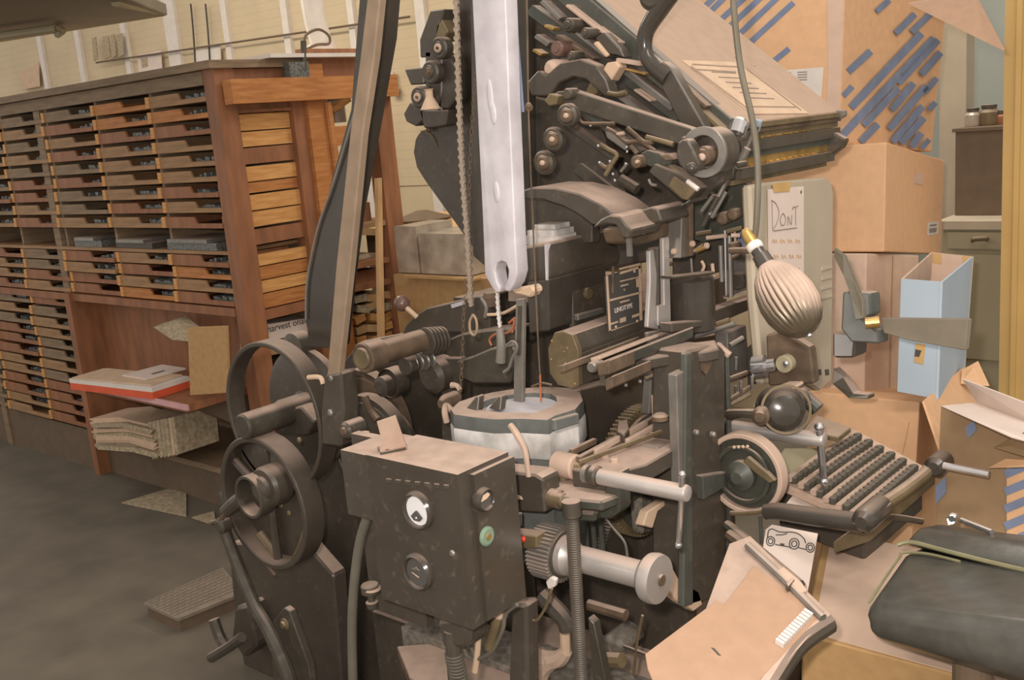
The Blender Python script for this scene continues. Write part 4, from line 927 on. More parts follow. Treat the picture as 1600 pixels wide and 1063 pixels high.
part('square_stud', box(tuple(PZ(1032, 656, VZ) - Vector((.012, .012, 0))), tuple(PZ(1032, 656, VZ) + Vector((.012, .012, .055))), .003), 'dusty', ledge)
part('stud_cap', lathe(PZ(1032, 656, VZ + .055), (0, 0, 1), [(0, .016), (.008, .016), (.012, .01)], 16), 'rust', ledge)
part('ledge_lug', ex([(1028, 700), (1050, 690), (1062, 692), (1060, 716), (1046, 730), (1030, 728)], -1.03, .04), 'steel', ledge)
part('ledge_front', ex([(958, 744), (1060, 700), (1062, 745), (966, 796)], -1.10, .04, .004), 'blackgreen')
# ---- column right of the vise
part('front_column', ex([(1074, 548), (1124, 538), (1134, 548), (1134, 930), (1072, 950)], -1.0, .08, .005), 'black')
part('column_strip', ex([(1057, 586), (1073, 578), (1076, 745), (1062, 760)], -.99, .02), 'steel')
part('column_edge', ex([(1072, 552), (1082, 550), (1084, 945), (1068, 950)], -.985, .014, .003), 'greenmach')
part('column_pipe', ty([(1135, 556, 1.83), (1139, 700, 1.83), (1137, 930, 1.83)], 4.5), 'greenmach')
part('column_bracket', ex([(1098, 744), (1138, 738), (1136, 760), (1100, 782)], -.985, .02), 'greenmach')
for px, py in ((1092, 677), (1118, 680)): part('scratch_bolt', lathe(PX(px, py, -.985), (-1, 0, 0), [(0, .004), (.003, .006), (.01, .006)], 12), 'steel')
part('paint_flake', ex([(1096, 556), (1112, 552), (1114, 568), (1104, 586), (1098, 580)], -.996, .004, 0), 'rust')
# ---- the two vise locking screws with tee bars
def vise_screw(px0, py0, px1, py1, y, rpx, tb, name):
    p = PY(px0, py0, y); q = PY(px1, py1, y); r = rad(p, rpx); L = q.x - p.x
    s = part(name, lathe(p, (1, 0, 0), [(0, r), (L - .006, r), (L - .002, r * .9), (L, r * .6)], 28), 'satin', label='dusty chrome locking screw')
    part('collar', lathe(p - Vector((.02, 0, 0)), (1, 0, 0), [(0, r * 1.0), (.004, r * 1.25), (.014, r * 1.25), (.018, r)], 24), 'darkmetal', s)
    part('collar', lathe(p - Vector((.036, 0, 0)), (1, 0, 0), [(0, r * 1.0), (.003, r * 1.15), (.012, r * 1.15)], 24), 'steel', s)
    a, b_ = PY(*tb[0], y - .004), PY(*tb[1], y - .004)
    part('tee_bar', cyl(a, b_, rad(a, tb[2]), 14), 'chrome', s)
    for e in (a, b_): part('ball_end', sphere(e, rad(e, tb[2] * 1.35), 14, 8), 'chrome', s)
vise_screw(938, 745, 1076, 768, 1.40, 13, ((1066, 742), (1060, 852), 4.6), 'locking_screw')
vise_screw(1146, 668, 1290, 690, 1.86, 11.5, ((1280, 668), (1287, 753), 6), 'locking_screw')
# ---- left end of the vise: bearing, clamp plate
part('bearing_roller', cyX(868, 724, 1.42, 20, .05), 'dusty'); part('bearing_ring', cyX(884, 727, 1.42, 17, .025), 'darkmetal'); part('bearing_core', cyX(890, 728, 1.42, 9, .03), 'oldbrass')
part('clamp_plate', ez([(856, 760), (872, 750), (905, 745), (960, 755), (972, 772), (940, 784), (900, 780), (870, 776)], .885, .02, .004), 'blackgreen')
part('plate_hole', lathe(PZ(905, 758, .8855), (0, 0, 1), [(0, .011), (.0012, .011)], 18), 'ink')
part('clamp_nut', lathe(PZ(880, 748, .885), (0, 0, 1), [(0, .016), (.014, .014), (.018, .01)], 14), 'oldbrass')
part('clamp_lower', ez([(880, 790), (900, 775), (935, 778), (945, 788), (930, 802), (890, 800)], .852, .018, .004), 'blackgreen')
part('side_roller', cyX(857, 777, 1.36, 15, .03), 'rust'); part('side_roller_face', cyX(862, 778, 1.355, 11, .03), 'oldbrass'); part('side_spindle', cyX(873, 778, 1.36, 5, .05), 'steel')
part('end_block', ey([(948, 742), (965, 738), (968, 800), (952, 812), (900, 806), (900, 790), (940, 790)], 1.40, .04, .004), 'blackgreen')
part('cross_beam', ey([(770, 735), (836, 742), (848, 750), (852, 802), (770, 798)], 1.34, .05, .004), 'black')
part('beam_emblem', ey([(799, 775), (803, 773), (813, 776), (816, 781), (808, 780), (806, 785), (802, 778)], 1.338, .003, 0), 'papertan')
# ---- threaded screw, gear and roller at the front
p0, p1 = PY(893, 797, 1.33), PY(912, 1120, 1.33); L_ = (p1 - p0).length; r_ = rad(p0, 11)
pr_ = []
s_ = 0.0
while s_ < L_: pr_ += [(s_, r_), (s_ + .0022, r_ * .86)]; s_ += .0044
part('threaded_screw', lathe(p0, p1 - p0, pr_, 14), 'darkmetal')
part('screw_collar', cyl(PY(892, 783, 1.33), PY(894, 806, 1.33), rad(p0, 15)), 'darkmetal')
gq = PY(848, 858, 1.36); gr = rad(gq, 44)
gg = part('toothed_wheel', gear(gq, (1, .0, 0), gr * .9, gr, .05, 40), 'steel', None, None)
part('wheel_web', lathe(gq, (1, 0, 0), [(0.02, gr * .5), (.045, gr * .84), (.052, gr * .84), (.056, gr * .5)], 32), 'darkmetal', gg)
part('roller_cone', lathe(gq + Vector((.05, 0, 0)), (1, 0, 0), [(0, gr * .74), (.014, gr * .70), (.024, gr * .56), (.03, gr * .42)], 28), 'satin')
e = PY(1006, 892, 1.36)
part('front_roller', lathe(gq + Vector((.07, 0, 0)), (1, 0, 0), [(0, gr * .46), (e.x - gq.x - .07, gr * .46)], 28), 'satin', label='dusty silver roller shaft')
part('roller_flange', lathe(gq + Vector((e.x - gq.x - .004, 0, 0)), (1, 0, 0), [(0, gr * .46), (.006, gr * .66), (.014, gr * .80), (.026, gr * .84), (.036, gr * .8), (.038, gr * .2)], 32), 'satin')
part('flange_pin', lathe(gq + Vector((e.x - gq.x + .032, 0, 0)), (1, 0, 0), [(0, gr * .2), (.006, gr * .18)], 16), 'rust')
part('ring_gear', gear(PX(975, 850, -1.28), (-1, 0, 0), .070, .074, .025, 60), 'darkmetal', None, None)
part('support_rod', ty([(920, 945, 1.5), (978, 962, 1.5)], 9), 'rust')
part('wire_hook', ty([(944, 808, 1.5), (960, 828, 1.5), (976, 848, 1.5), (980, 870, 1.5)], 2.2), 'steel')
part('grease_rag', ext([PY(*p, 1.3) for p in ((852, 910), (860, 902), (868, 906), (866, 918), (856, 922))], (0, .01, 0), .002), 'white')
part('red_lamp', sphere(PY(817, 843, 1.30), .006), 'redjewel'); part('lamp_bar', ey([(782, 832), (838, 838), (838, 858), (782, 856)], 1.31, .03), 'oldbrass')
part('blue_plate', ey([(785, 806), (806, 806), (806, 828), (785, 826)], 1.29, .02), 'greenmach')
part('bent_bracket', ex([(1012, 800), (1040, 782), (1046, 786), (1028, 800), (1020, 826), (1005, 822)], -1.05, .02), 'papertan')
part('chip_heap', ex([(1000, 770), (1046, 776), (1050, 800), (1030, 830), (1004, 836)], -1.12, .03, .006), 'grease')
for i, x in enumerate((914, 926, 938)): part('flute', ty([(x, 810, 1.62), (x + 4, 862, 1.62)], 4.5), 'greenmach')
# ---- melting pot
PZT = 1.0
pot_top = [(703, 640), (716, 628), (742, 619), (770, 613), (800, 608), (850, 604), (893, 606), (908, 614), (912, 626), (900, 640), (868, 650), (856, 657), (815, 655), (770, 656), (735, 652), (708, 648)]
T = [PZ(*p, PZT) for p in pot_top]; cen = sum(T, Vector()) / len(T)
def ringpts(f, z): return [Vector((cen.x + (p.x - cen.x) * f, cen.y + (p.y - cen.y) * f, z)) for p in T]
def loft(rings):
    bm = NB(); R_ = [[bm.verts.new(p) for p in r] for r in rings]; n = len(R_[0])
    for a, b in zip(R_, R_[1:]):
        for i in range(n): bm.faces.new((a[i], a[(i + 1) % n], b[(i + 1) % n], b[i]))
    bm.faces.new(R_[0][::-1]); bm.faces.new(R_[-1]); return bm
pot = part('melting_pot', loft([ringpts(.86, .70), ringpts(.95, .78), ringpts(.985, .915), ringpts(.985, .925)]), 'potgrey', None, .5, 'grey metal pot crusted with white chalky scale')
part('chalk_band', loft([ringpts(1.0, .922), ringpts(1.015, .928), ringpts(1.015, .968), ringpts(.98, .978)]), 'chalk', pot, .5)
part('pot_rim', loft([ringpts(1.0, .972), ringpts(1.0, .972 + .022), ringpts(.985, PZT), ringpts(.6, PZT + .001), ringpts(.58, PZT - .012)]), 'potgrey', pot, .5)
part('molten_metal', lathe(Vector((cen.x + .01, cen.y, PZT - .009)), (0, 0, 1), [(0, .075), (.004, .072), (.005, .03)], 24), 'silver', pot)
for px, py in ((745, 639), (780, 639)):
    p = PZ(px, py, PZT)
    part('pot_lug', ext([p + Vector((-.022, -.008, 0)), p + Vector((.012, -.012, 0)), p + Vector((.012, -.004, .026)), p + Vector((.004, -.002, .028))], (0, .018, 0), .002), 'darkmetal', pot)
for px, py in ((841, 650), (866, 662), (800, 706), (803, 710)): part('pot_bolt', sphere(PZ(px, py, .96) if py < 700 else PZ(px, py, .86), .006, 10, 6), 'chrome', pot)
part('side_hook', ty([(706, 642, 1.5), (697, 634, 1.5), (695, 645, 1.48), (698, 660, 1.48)], 5), 'dusty', pot)
part('pot_strap', ty([(798, 665, 1.34), (808, 680, 1.33), (820, 705, 1.33), (826, 745, 1.33)], [5, 6, 5, 4]), 'dusty', pot)
part('pot_plate', ex([(868, 656), (905, 646), (906, 662), (868, 674)], cen.x + .20, .01), 'potgrey', pot)
# ---- control box with meters
bx0, bx1, by0, by1, bz0, bz1 = -1.325, -1.105, 1.10, 1.225, .735, 1.0
cb = part('control_box', box((bx0, by0, bz0), (bx1, by1, bz1 + .006), .020, seg=5), 'blackgloss', None, .6, 'glossy black meter box with dusty top')
part('box_side', box((bx0 - .075, by0 + .006, bz1 - .12), (bx0 + .03, by1 + .0, bz1 + .002), .008, seg=3), 'black', cb)
part('box_back', box((bx0 - .15, by1 - .03, bz0 - .1), (bx0 + .005, by1 - .01, bz1 - .004), .004), 'black', cb)
part('corner_strip', box((bx1 - .012, by0 + .028, bz0 + .006), (bx1 + .009, by1 + .004, bz1 - .002), .009, seg=4), 'blackgloss', cb)
def meter(p, ax, r, face, name='meter'):
    p = Vector(p); ax = Vector(ax)
    m_ = part(name, (lambda: add_lathe(NB(), p, ax, [(-.004, r * 1.15), (.006, r * 1.12), (.011, r * .98), (.009, r * .9), (.004, r * .86)], 32))(), 'gloss', cb)
    part('dial', lathe(p + ax * .002, ax, [(0, r * .86), (.003, r * .85)], 28), face, m_)
    return m_
c1 = PY(655, 797, by0); m1 = meter(c1, (0, -1, 0), rad(c1, 28), 'gauge')
part('needle_cover', ext([c1 + Vector((x * .021, -.006, z * .021)) for x, z in ((-.62, -.5), (-.2, -.1), (0, .05), (.2, -.1), (.62, -.5), (.3, -.8), (-.3, -.8))], (0, -.003, 0), 0), 'ink', m1)
part('needle_hub', sphere(c1 + Vector((.0, -.008, -.012)), .003, 10, 6), 'chrome', m1)
c2 = PY(655, 893, by0); m2 = meter(c2, (0, -1, 0), rad(c2, 27), 'ink')
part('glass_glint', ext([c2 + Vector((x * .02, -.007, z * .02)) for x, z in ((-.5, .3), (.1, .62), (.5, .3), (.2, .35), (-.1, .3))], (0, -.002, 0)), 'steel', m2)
part('needle', ext([c2 + Vector((x * .02, -.007, z * .02)) for x, z in ((-.5, -.05), (.3, -.3), (.3, -.36))], (0, -.002, 0)), 'papertan', m2)
c3 = PX(754, 780, bx1 + .009); m3 = meter(c3, (1, 0, 0), rad(c3, 17), 'ink')
part('dial_half', ext([c3 + Vector((.006, y * .015, z * .015)) for y, z in ((-.7, 0), (-.3, .6), (.4, .7), (.7, .4), (.2, .1))], (.002, 0, 0)), 'papertan', m3)
c4 = PX(760, 838, bx1 + .009)
part('green_jewel', lathe(c4, (1, 0, 0), [(0, .017), (.003, .0165), (.005, .013)], 24), 'greenjewel', cb)
part('jewel_core', lathe(c4 + Vector((.004, 0, 0)), (1, 0, 0), [(0, .006), (.003, .005)], 16), 'brass', cb)
for p in ((705, 866),): part('box_screw', lathe(PY(*p, by0 - .003), (0, 1, 0), [(0, .004), (.003, .006), (.006, .006)], 12), 'steel', cb)
part('box_latch', ty([(740, 945, 1.18), (765, 940, 1.18), (778, 925, 1.18), (779, 915, 1.18)], 3), 'darkmetal', cb)
for i in range(7): part('louvre', ext([PY(602 + i * 15, 748 + i * 1.6, by0 - .002), PY(611 + i * 15, 749 + i * 1.6, by0 - .002), PY(610 + i * 15, 756 + i * 1.6, by0 - .002), PY(603 + i * 15, 755 + i * 1.6, by0 - .002)], (0, .004, 0), .001), 'black', cb)
cvp = [PZ(589, 660, 1.07), PZ(618, 650, 1.075), PZ(632, 690, 1.03), PZ(637, 704, 1.003), PZ(592, 712, 1.003), PZ(597, 690, 1.03)]
part('cover_sheet', ext([cvp[0], cvp[1], cvp[2], cvp[3], cvp[4], cvp[5]], (-.004, .004, 0), 0), 'dusty', cb)
part('cover_foot', ext([PZ(590, 704, 1.003), PZ(636, 700, 1.003), PZ(634, 706, 1.003), PZ(595, 714, 1.003)], (0, 0, .008), .001), 'darkmetal', cb)
part('cover_screw', lathe(PZ(604, 703, 1.01), (0, 0, 1), [(0, .007), (.006, .006)], 12), 'rust', cb)
# conduit leaving the box, fittings
part('conduit', ty([(586, 790, 1.14), (572, 815, 1.14), (560, 860, 1.14), (552, 930, 1.14), (550, 1000, 1.14), (553, 1120, 1.14)], 8, 12), 'rubber')
part('flex_conduit', ty([(706, 985, 1.15), (710, 1030, 1.15), (716, 1120, 1.15)], 13, 12), 'darkmetal')
for i in range(9): part('conduit_rib', (lambda p: add_ring(NB(), p, (0, 0, 1), rad(p, 13.5), rect_prof(.0016, .0016), 20))(PY(709 + i, 1022 + i * 5, 1.15)), 'rubber')
part('box_spout', ey([(678, 968), (735, 962), (730, 1015), (690, 1018)], 1.14, .06, .01), 'black')
w = part('grease_fitting', lathe(PY(582, 950, 1.15), (0, 0, 1), [(0, .010), (.012, .012), (.014, .007), (.03, .007), (.032, .018), (.046, .018), (.048, .016)], 14), 'darkmetal')
part('fitting_top', lathe(PY(582, 921, 1.15), (0, 0, 1), [(0, .017), (.004, .016)], 14), 'dusty', w)
for pts, r, mt in (([(724, 995, 1.2), (728, 1022, 1.2), (745, 1030, 1.2), (768, 1018, 1.2), (785, 985, 1.2), (790, 960, 1.2), (808, 945, 1.2)], 3.4, 'rubber'), ([(735, 990, 1.22), (736, 1010, 1.22), (742, 1026, 1.22)], 3, 'rubber'), ([(780, 865, 1.3), (796, 870, 1.3), (800, 910, 1.3), (798, 940, 1.3), (788, 970, 1.3)], 2.6, 'papertan'), ([(748, 985, 1.2), (746, 1020, 1.2), (742, 1050, 1.2)], 5, 'papertan'),
                   ([(862, 920, 1.32), (852, 950, 1.32), (838, 970, 1.32), (825, 965, 1.32), (820, 958, 1.32)], 2.5, 'oldbrass'), ([(1004, 962, 1.5), (996, 1000, 1.5), (990, 1055, 1.5)], 2.5, 'oldbrass'), ([(800, 905, 1.28), (804, 925, 1.28), (797, 945, 1.28)], 5, 'steel')):
    part('cable', ty(pts, r, 8), mt)
part('pump_handle', cyl(PY(765, 1012, 1.2), PY(779, 962, 1.2), rad(PY(772, 985, 1.2), 9)), 'oldbrass')
part('handle_ball', sphere(PY(780, 960, 1.2), .011, 14, 8), 'dusty')
# ---- floor level clutter of the machine
part('leg_casting', ty([(826, 1014, 1.5), (850, 1030, 1.5), (872, 1030, 1.5), (885, 1018, 1.5)], [14, 16, 14, 10]), 'dusty')
part('leg_casting', ty([(862, 1030, 1.5), (846, 1050, 1.5), (836, 1100, 1.5)], [16, 14, 12]), 'dusty')
part('leg_casting', ty([(884, 1025, 1.5), (882, 980, 1.5), (876, 960, 1.5)], 8), 'papertan')
part('black_pillar', ey([(798, 945), (822, 945), (826, 1150), (790, 1150)], 1.3, .04, .006), 'black')
part('slanted_bar', ey([(918, 965), (928, 975), (945, 1060), (940, 1100), (925, 1060)], 1.38, .02), 'darkmetal')
part('pump_lever', ty([(846, 930, 1.45), (880, 965, 1.45), (888, 985, 1.45)], 14), 'darkmetal')
part('grease_heap', ext([PY(*p, 1.6) for p in ((935, 1000), (950, 990), (975, 1004), (978, 1020), (940, 1026))], (0, .08, 0), .01, 2), 'grease')
part('pedal_stub', ty([(935, 1030, 1.45), (972, 1032, 1.45)], 12), 'oldbrass')
part('thin_rod', ty([(975, 1010, 1.5), (1015, 1025, 1.5)], 3), 'darkmetal')
part('floor_slab', box((-1.75, 1.5, .0), (-1.1, 1.62, .38), .02), 'grease')
part('sump_tray', ez([(620, 1010), (720, 1002), (800, 1025), (830, 1063), (700, 1090), (640, 1060)], .36, .03), 'rust')
part('pivot_arm', ex([(1032, 880), (1044, 874), (1060, 904), (1092, 925), (1098, 945), (1084, 956), (1056, 938), (1040, 915)], -1.0, .02), 'papertan')

# ---- pulleys and levers at the left
def rimwheel(px, py, y, rpx, w, t, mt, spokes=0, name='pulley_wheel'):
    p = PY(px, py, y); R = rad(p, rpx)
    o = part(name, add_ring(NB(), p + Vector((0, w / 2, 0)), (0, 1, 0), R, rect_prof(w / 2, t, t * .4), 64), mt)
    for k in range(spokes):
        a = 2 * PI * k / spokes + .5
        part('spoke', tube([p + Vector((0, w / 2, 0)), p + Vector((math.cos(a) * R, w / 2, math.sin(a) * R))], R * .07, 8, 1), mt, o)
    return o, p, R
w1, p1_, R1 = rimwheel(424, 652, 1.42, 116, .05, .006, 'blackdim')
w2, p2_, R2 = rimwheel(408, 788, 1.38, 104, .06, .008, 'blackdim', 3)
part('wheel_web', turned(408, 788, 1.425, 97, [(0, .2), (.006, .9), (.012, 1), (.02, 1)], 48), 'blackdim', w2)
part('drive_housing', ey([(356, 850), (470, 842), (520, 900), (540, 1150), (400, 1150), (366, 960)], 1.56, .05, .006), 'black')
part('wheel_hub', turned(400, 768, 1.33, 34, [(0, .3), (.01, .55), (.02, .6), (.02, .9), (.03, 1), (.07, 1), (.08, .9)]), 'blackdim', w2)
part('hub_ring', (lambda p: add_ring(NB(), p, (0, 1, 0), rad(p, 32), rect_prof(.02, .004, .001), 40))(PY(398, 774, 1.345)), 'darkmetal', w2)
part('hub_drum', turned(392, 716, 1.42, 40, [(0, .6), (.008, 1), (.04, 1), (.05, .9)]), 'black', w2)
part('rear_disc', turned(470, 640, 1.56, 95, [(0, .2), (.01, .3), (.015, .9), (.02, 1), (.04, 1)], 48), 'black')
w = part('rear_pulley', turned(452, 545, 1.55, 23, [(0, .45), (.006, .8), (.01, 1), (.05, 1)]), 'darkmetal'); part('hub', turned(450, 548, 1.545, 9, [(0, .7), (.004, 1), (.02, 1)]), 'oldbrass', w)
part('drive_shaft', cyY(378, 668, 1.36, 21, .28), 'darkmetal'); part('shaft_sleeve', turned(436, 648, 1.48, 22, [(0, .8), (.01, 1), (.10, 1), (.11, .8)]), 'steel')
part('shaft_block', ey([(425, 640), (470, 636), (490, 660), (480, 680), (430, 682)], 1.5, .05, .004), 'black')
for px, py in ((468, 688), (452, 802), (440, 790)): bolt(px, py, 1.40, 4.5, 'oldbrass')
part('rocker_arm', ty([(352, 800, 1.36), (368, 786, 1.36), (384, 772, 1.36)], [10, 12, 9], 12), 'black')
part('rocker_eye', turned(340, 824, 1.34, 13, [(0, .6), (.006, 1), (.03, 1), (.036, .6)]), 'darkmetal')
part('rocker_pin', ty([(330, 818, 1.35), (345, 812, 1.35), (354, 796, 1.35)], 4), 'rust')
part('pull_rod', ty([(352, 832, 1.36), (392, 935, 1.36), (420, 985, 1.36), (448, 1050, 1.36), (460, 1100, 1.36)], [9, 10, 11, 12, 12], 12), 'darkmetal')
part('pull_rod', ty([(344, 768, 1.4), (352, 790, 1.4)], 4), 'darkmetal'); part('side_rod', ty([(378, 832, 1.42), (396, 855, 1.42), (430, 900, 1.42)], 3), 'rust')
part('fork_lever', ty([(406, 834, 1.42), (428, 862, 1.42), (444, 880, 1.42), (456, 876, 1.42), (468, 852, 1.42), (474, 830, 1.42)], [7, 7, 5, 4, 3, 2]), 'oldbrass')
fb_ = part('foot_bracket', ey([(420, 980), (444, 950), (452, 956), (482, 1040), (490, 1110), (430, 1110), (424, 1020)], 1.40, .02, .002), 'darkmetal')
part('bracket_bolt', turned(440, 978, 1.39, 10, [(0, .5), (.006, .6), (.008, 1), (.014, 1)]), 'oldbrass', fb_)
part('pedal_pipe', ty([(334, 968, 1.45), (342, 992, 1.45), (352, 1010, 1.45)], 9), 'darkmetal'); part('pedal_bar', ty([(330, 1028, 1.42), (360, 1010, 1.42), (378, 996, 1.42)], 8), 'darkmetal')
part('motor_foot', ey([(365, 950), (385, 945), (400, 1010), (380, 1030), (360, 1000)], 1.5, .1, .01), 'black')
# long levers at the left
ba = part('swing_arm', ey([(572, -170), (614, -170), (596, 60), (572, 200), (548, 330), (534, 440), (524, 545), (480, 545), (476, 480), (480, 430), (500, 340), (546, 170)], 1.52, .05, .006), 'gloss', label='black curved swing arm')
part('arm_edge', ty([(556, 170, 1.515), (520, 290, 1.515), (496, 360, 1.515), (480, 440, 1.515), (478, 500, 1.515)], 2), 'steel', ba)
ll = part('long_bar_lever', ey([(594, -180), (611, -180), (584, 90), (566, 210), (548, 400), (528, 590), (510, 592), (524, 420), (546, 210), (562, 90)], 1.40, .02, .003), 'dustbar', label='long dusty steel bar lever')
part('lever_yoke', ey([(506, 586), (532, 582), (536, 640), (532, 700), (502, 696), (500, 640)], 1.39, .05, .006), 'black')
for px, py, r in ((518, 592, 5), (517, 645, 6)): bolt(px, py, 1.39, r, 'steel')
w = part('yoke_bush', turned(537, 674, 1.37, 14, [(0, .7), (.006, 1), (.05, 1)]), 'black'); part('bush_core', turned(535, 675, 1.365, 7, [(0, .7), (.004, 1), (.02, 1)]), 'rust', w)
part('yoke_clip', ty([(482, 590, 1.4), (500, 590, 1.4), (505, 600, 1.4)], 4), 'papertan')
part('oil_cap', lathe(PY(570, 690, 1.35), (0, 0, 1), [(0, .006), (.012, .006), (.014, .012), (.02, .012)], 14), 'papertan')
# tan roller shaft
w = part('roller_shaft', turned(566, 560, 1.42, 25, [(0, .9), (.004, 1), (.05, 1), (.055, .76), (.21, .74)], 28), 'rust'); part('shaft_cap', turned(564, 561, 1.414, 17, [(0, .92), (.003, 1), (.01, 1)]), 'oldbrass', w)
for i in range(5): part('shaft_ridge', turned(664 + i * 6, 534 - i * 1.0, 1.60 + i * .012, 22 - i * .6, [(0, .9), (.002, 1), (.006, 1), (.008, .9)]), 'black', w)
w = part('lower_shaft', turned(632, 573, 1.56, 15, [(0, .9), (.004, 1), (.03, 1)]), 'darkmetal')
for i in range(4): part('coil', turned(642 + i * 9, 569 - i * 2, 1.58 + i * .014, 15, [(0, .9), (.003, 1), (.006, .9)]), 'steel', w)
part('cam_drum', turned(670, 590, 1.62, 28, [(0, .7), (.01, 1), (.06, 1)]), 'black')
part('left_arch', ey([(626, 528), (634, 508), (648, 494), (666, 482), (700, 474), (735, 464), (765, 462), (765, 520), (700, 520), (655, 535)], 1.72, .07, .003), 'black')
part('arch_patch', ey([(704, 476), (724, 470), (725, 476), (706, 482)], 1.715, .004, 0), 'silver')
kn = part('ball_knob', sphere(PY(628, 474, 1.70), rad(PY(628, 474, 1.7), 13)), 'bakelite'); part('knob_stem', ty([(634, 480, 1.70), (652, 496, 1.71)], 4), 'papertan', kn)
part('brown_casting', ey([(690, 535), (720, 522), (760, 516), (810, 512), (812, 540), (775, 552), (730, 580), (700, 560)], 1.68, .06, .004), 'darkmetal')
part('lower_arm', ey([(712, 565), (735, 558), (765, 545), (800, 538), (806, 550), (796, 600), (740, 600), (716, 590)], 1.62, .05, .004), 'darkmetal')
part('head_bolt', lathe(PY(768, 478, 1.66), (0, 0, 1), [(0, .018), (.02, .02), (.03, .014)], 8), 'rust')
for pts, r, mt in (([(752, 466, 1.62), (760, 480, 1.62), (758, 496, 1.62)], 3, 'steel'), ([(762, 492, 1.62), (785, 490, 1.62), (808, 478, 1.6)], 2.5, 'papertan'), ([(795, 505, 1.55), (803, 500, 1.55), (800, 515, 1.55), (788, 522, 1.55)], 1.8, 'copperwire'), ([(768, 540, 1.55), (765, 530, 1.55), (775, 522, 1.55), (780, 523, 1.55)], 1.8, 'copperwire'), ([(800, 500, 1.56), (806, 498, 1.56), (800, 520, 1.55)], 1.4, 'copperwire')):
    part('wire', ty(pts, r), mt)
# cams below the shaft
for px, py, y, r, w_, mt in ((568, 668, 1.78, 92, .035, 'rust'), (574, 704, 1.60, 88, .035, 'darkmetal'), (590, 716, 1.68, 86, .03, 'darkmetal'), (560, 640, 1.86, 60, .03, 'black'), (606, 600, 1.72, 24, .04, 'black')):
    part('cam', turned(px, py, y, r, [(0, .2), (.002, .86), (.006, .88), (.0, .9), (0, 1), (w_, 1), (w_, .9)], 48), mt)
part('cam_roller', turned(592, 606, 1.58, 16, [(0, .6), (.006, 1), (.03, 1)]), 'black')
part('cam_lever', ty([(570, 620, 1.5), (578, 640, 1.5), (590, 656, 1.5)], 6), 'rust')
part('knob_bulb', turned(688, 632, 1.52, 13, [(0, .5), (.012, .9), (.02, 1), (.05, 1)]), 'rust')
part('dark_upright', ey([(690, 560), (720, 560), (716, 720), (690, 715)], 1.66, .04), 'black')
part('wing_nut', ty([(706, 602, 1.5), (714, 603, 1.5), (719, 610, 1.5)], [5, 4, 4]), 'dusty')
# steel feed bar into the pot
part('feed_bar', ey([(806, 468), (818, 467), (816, 640), (802, 640), (803, 560)], 1.50, .01, .001), 'steel')
part('bar_slot', ey([(809, 478), (814, 478), (812, 556), (807, 556)], 1.497, .004, 0), 'black')
part('feed_clamp', ey([(798, 452), (830, 446), (836, 455), (828, 466), (815, 462), (802, 460)], 1.52, .03, .004), 'papertan')
part('hook_loop', ty([(792, 540, 1.49), (800, 534, 1.49), (807, 538, 1.49), (807, 548, 1.49), (800, 560, 1.49), (795, 575, 1.49), (787, 582, 1.49)], 2.2), 'steel')
# ---- front wheel beside the keyboard
fw, fp_, fR = rimwheel(1160, 742, 1.74, 62, .03, .005, 'dusty', 0, 'hand_wheel')
part('wheel_plate', turned(1160, 742, 1.75, 60, [(0, .3), (.004, .96), (.02, .96)], 40), 'blackgreen', fw)
part('wheel_ring', (lambda p: add_ring(NB(), p, (0, 1, 0), rad(p, 44), rect_prof(.004, .004, .001), 40))(PY(1160, 742, 1.745)), 'blackgreen', fw)
part('wheel_hub', turned(1150, 748, 1.72, 24, [(0, .4), (.008, .7), (.014, 1), (.03, 1)]), 'greenmach', fw)
part('wheel_arm', ey([(1160, 722), (1168, 714), (1200, 740), (1212, 752), (1202, 756), (1180, 740)], 1.735, .012), 'oldbrass', fw)
for i in range(4): bolt(1147 + i * 7, 699 - i * .4, 1.74, 2.6, 'papertan', fw)
# black ball housing, rusty plate and steel boss beside the lamp
part('ball_housing', lathe(PY(1222, 640, 1.82), (.55, -.75, .2), [(-.05, .046), (0, .047), (.018, .042), (.03, .03), (.036, .012)], 28), 'gloss')
part('housing_rim', (lambda: add_ring(NB(), PY(1228, 640, 1.80), (.55, -.75, .2), .047, rect_prof(.002, .0025), 36))(), 'oldbrass')
part('housing_cap', lathe(PY(1188, 651, 1.76), (.3, -.9, .1), [(-.02, .018), (0, .018), (.006, .012), (.012, .01)], 20), 'rust')
part('housing_arm', ty([(1140, 648, 1.8), (1160, 646, 1.78), (1186, 648, 1.78)], [9, 7, 9]), 'black')
part('dusty_cover', ext([PY(*p, 1.86) for p in ((1172, 640), (1185, 618), (1215, 606), (1240, 606), (1228, 622), (1200, 640))], (0, .06, 0), .006), 'dusty')
part('black_cylinder', ty([(1226, 628, 1.92), (1262, 616, 1.95)], 15, 16), 'black')
part('cylinder_end', ty([(1258, 622, 1.95), (1278, 640, 1.95)], 12, 12), 'greenmach')
part('rust_plate', ey([(1196, 524), (1222, 516), (1266, 545), (1272, 600), (1200, 604)], 1.93, .03, .004), 'rust')
part('plate_dial', turned(1224, 570, 1.91, 14, [(0, .9), (.002, 1), (.02, 1)]), 'beigecab'); part('dial_stud', turned(1226, 570, 1.902, 5, [(0, .6), (.003, 1), (.01, 1)]), 'chrome')
part('steel_boss', lathe(PY(1175, 575, 1.9), (.9, .2, .15), [(0, .020), (.004, .024), (.03, .024), (.034, .014), (.05, .014)], 20), 'chrome')
part('steel_column', ex([(1136, 520), (1166, 508), (1170, 560), (1168, 590), (1140, 600)], -1.06, .03), 'steel')
part('dark_socket', ey([(1166, 545), (1192, 520), (1196, 560), (1190, 598), (1168, 604)], 1.98, .03), 'black')
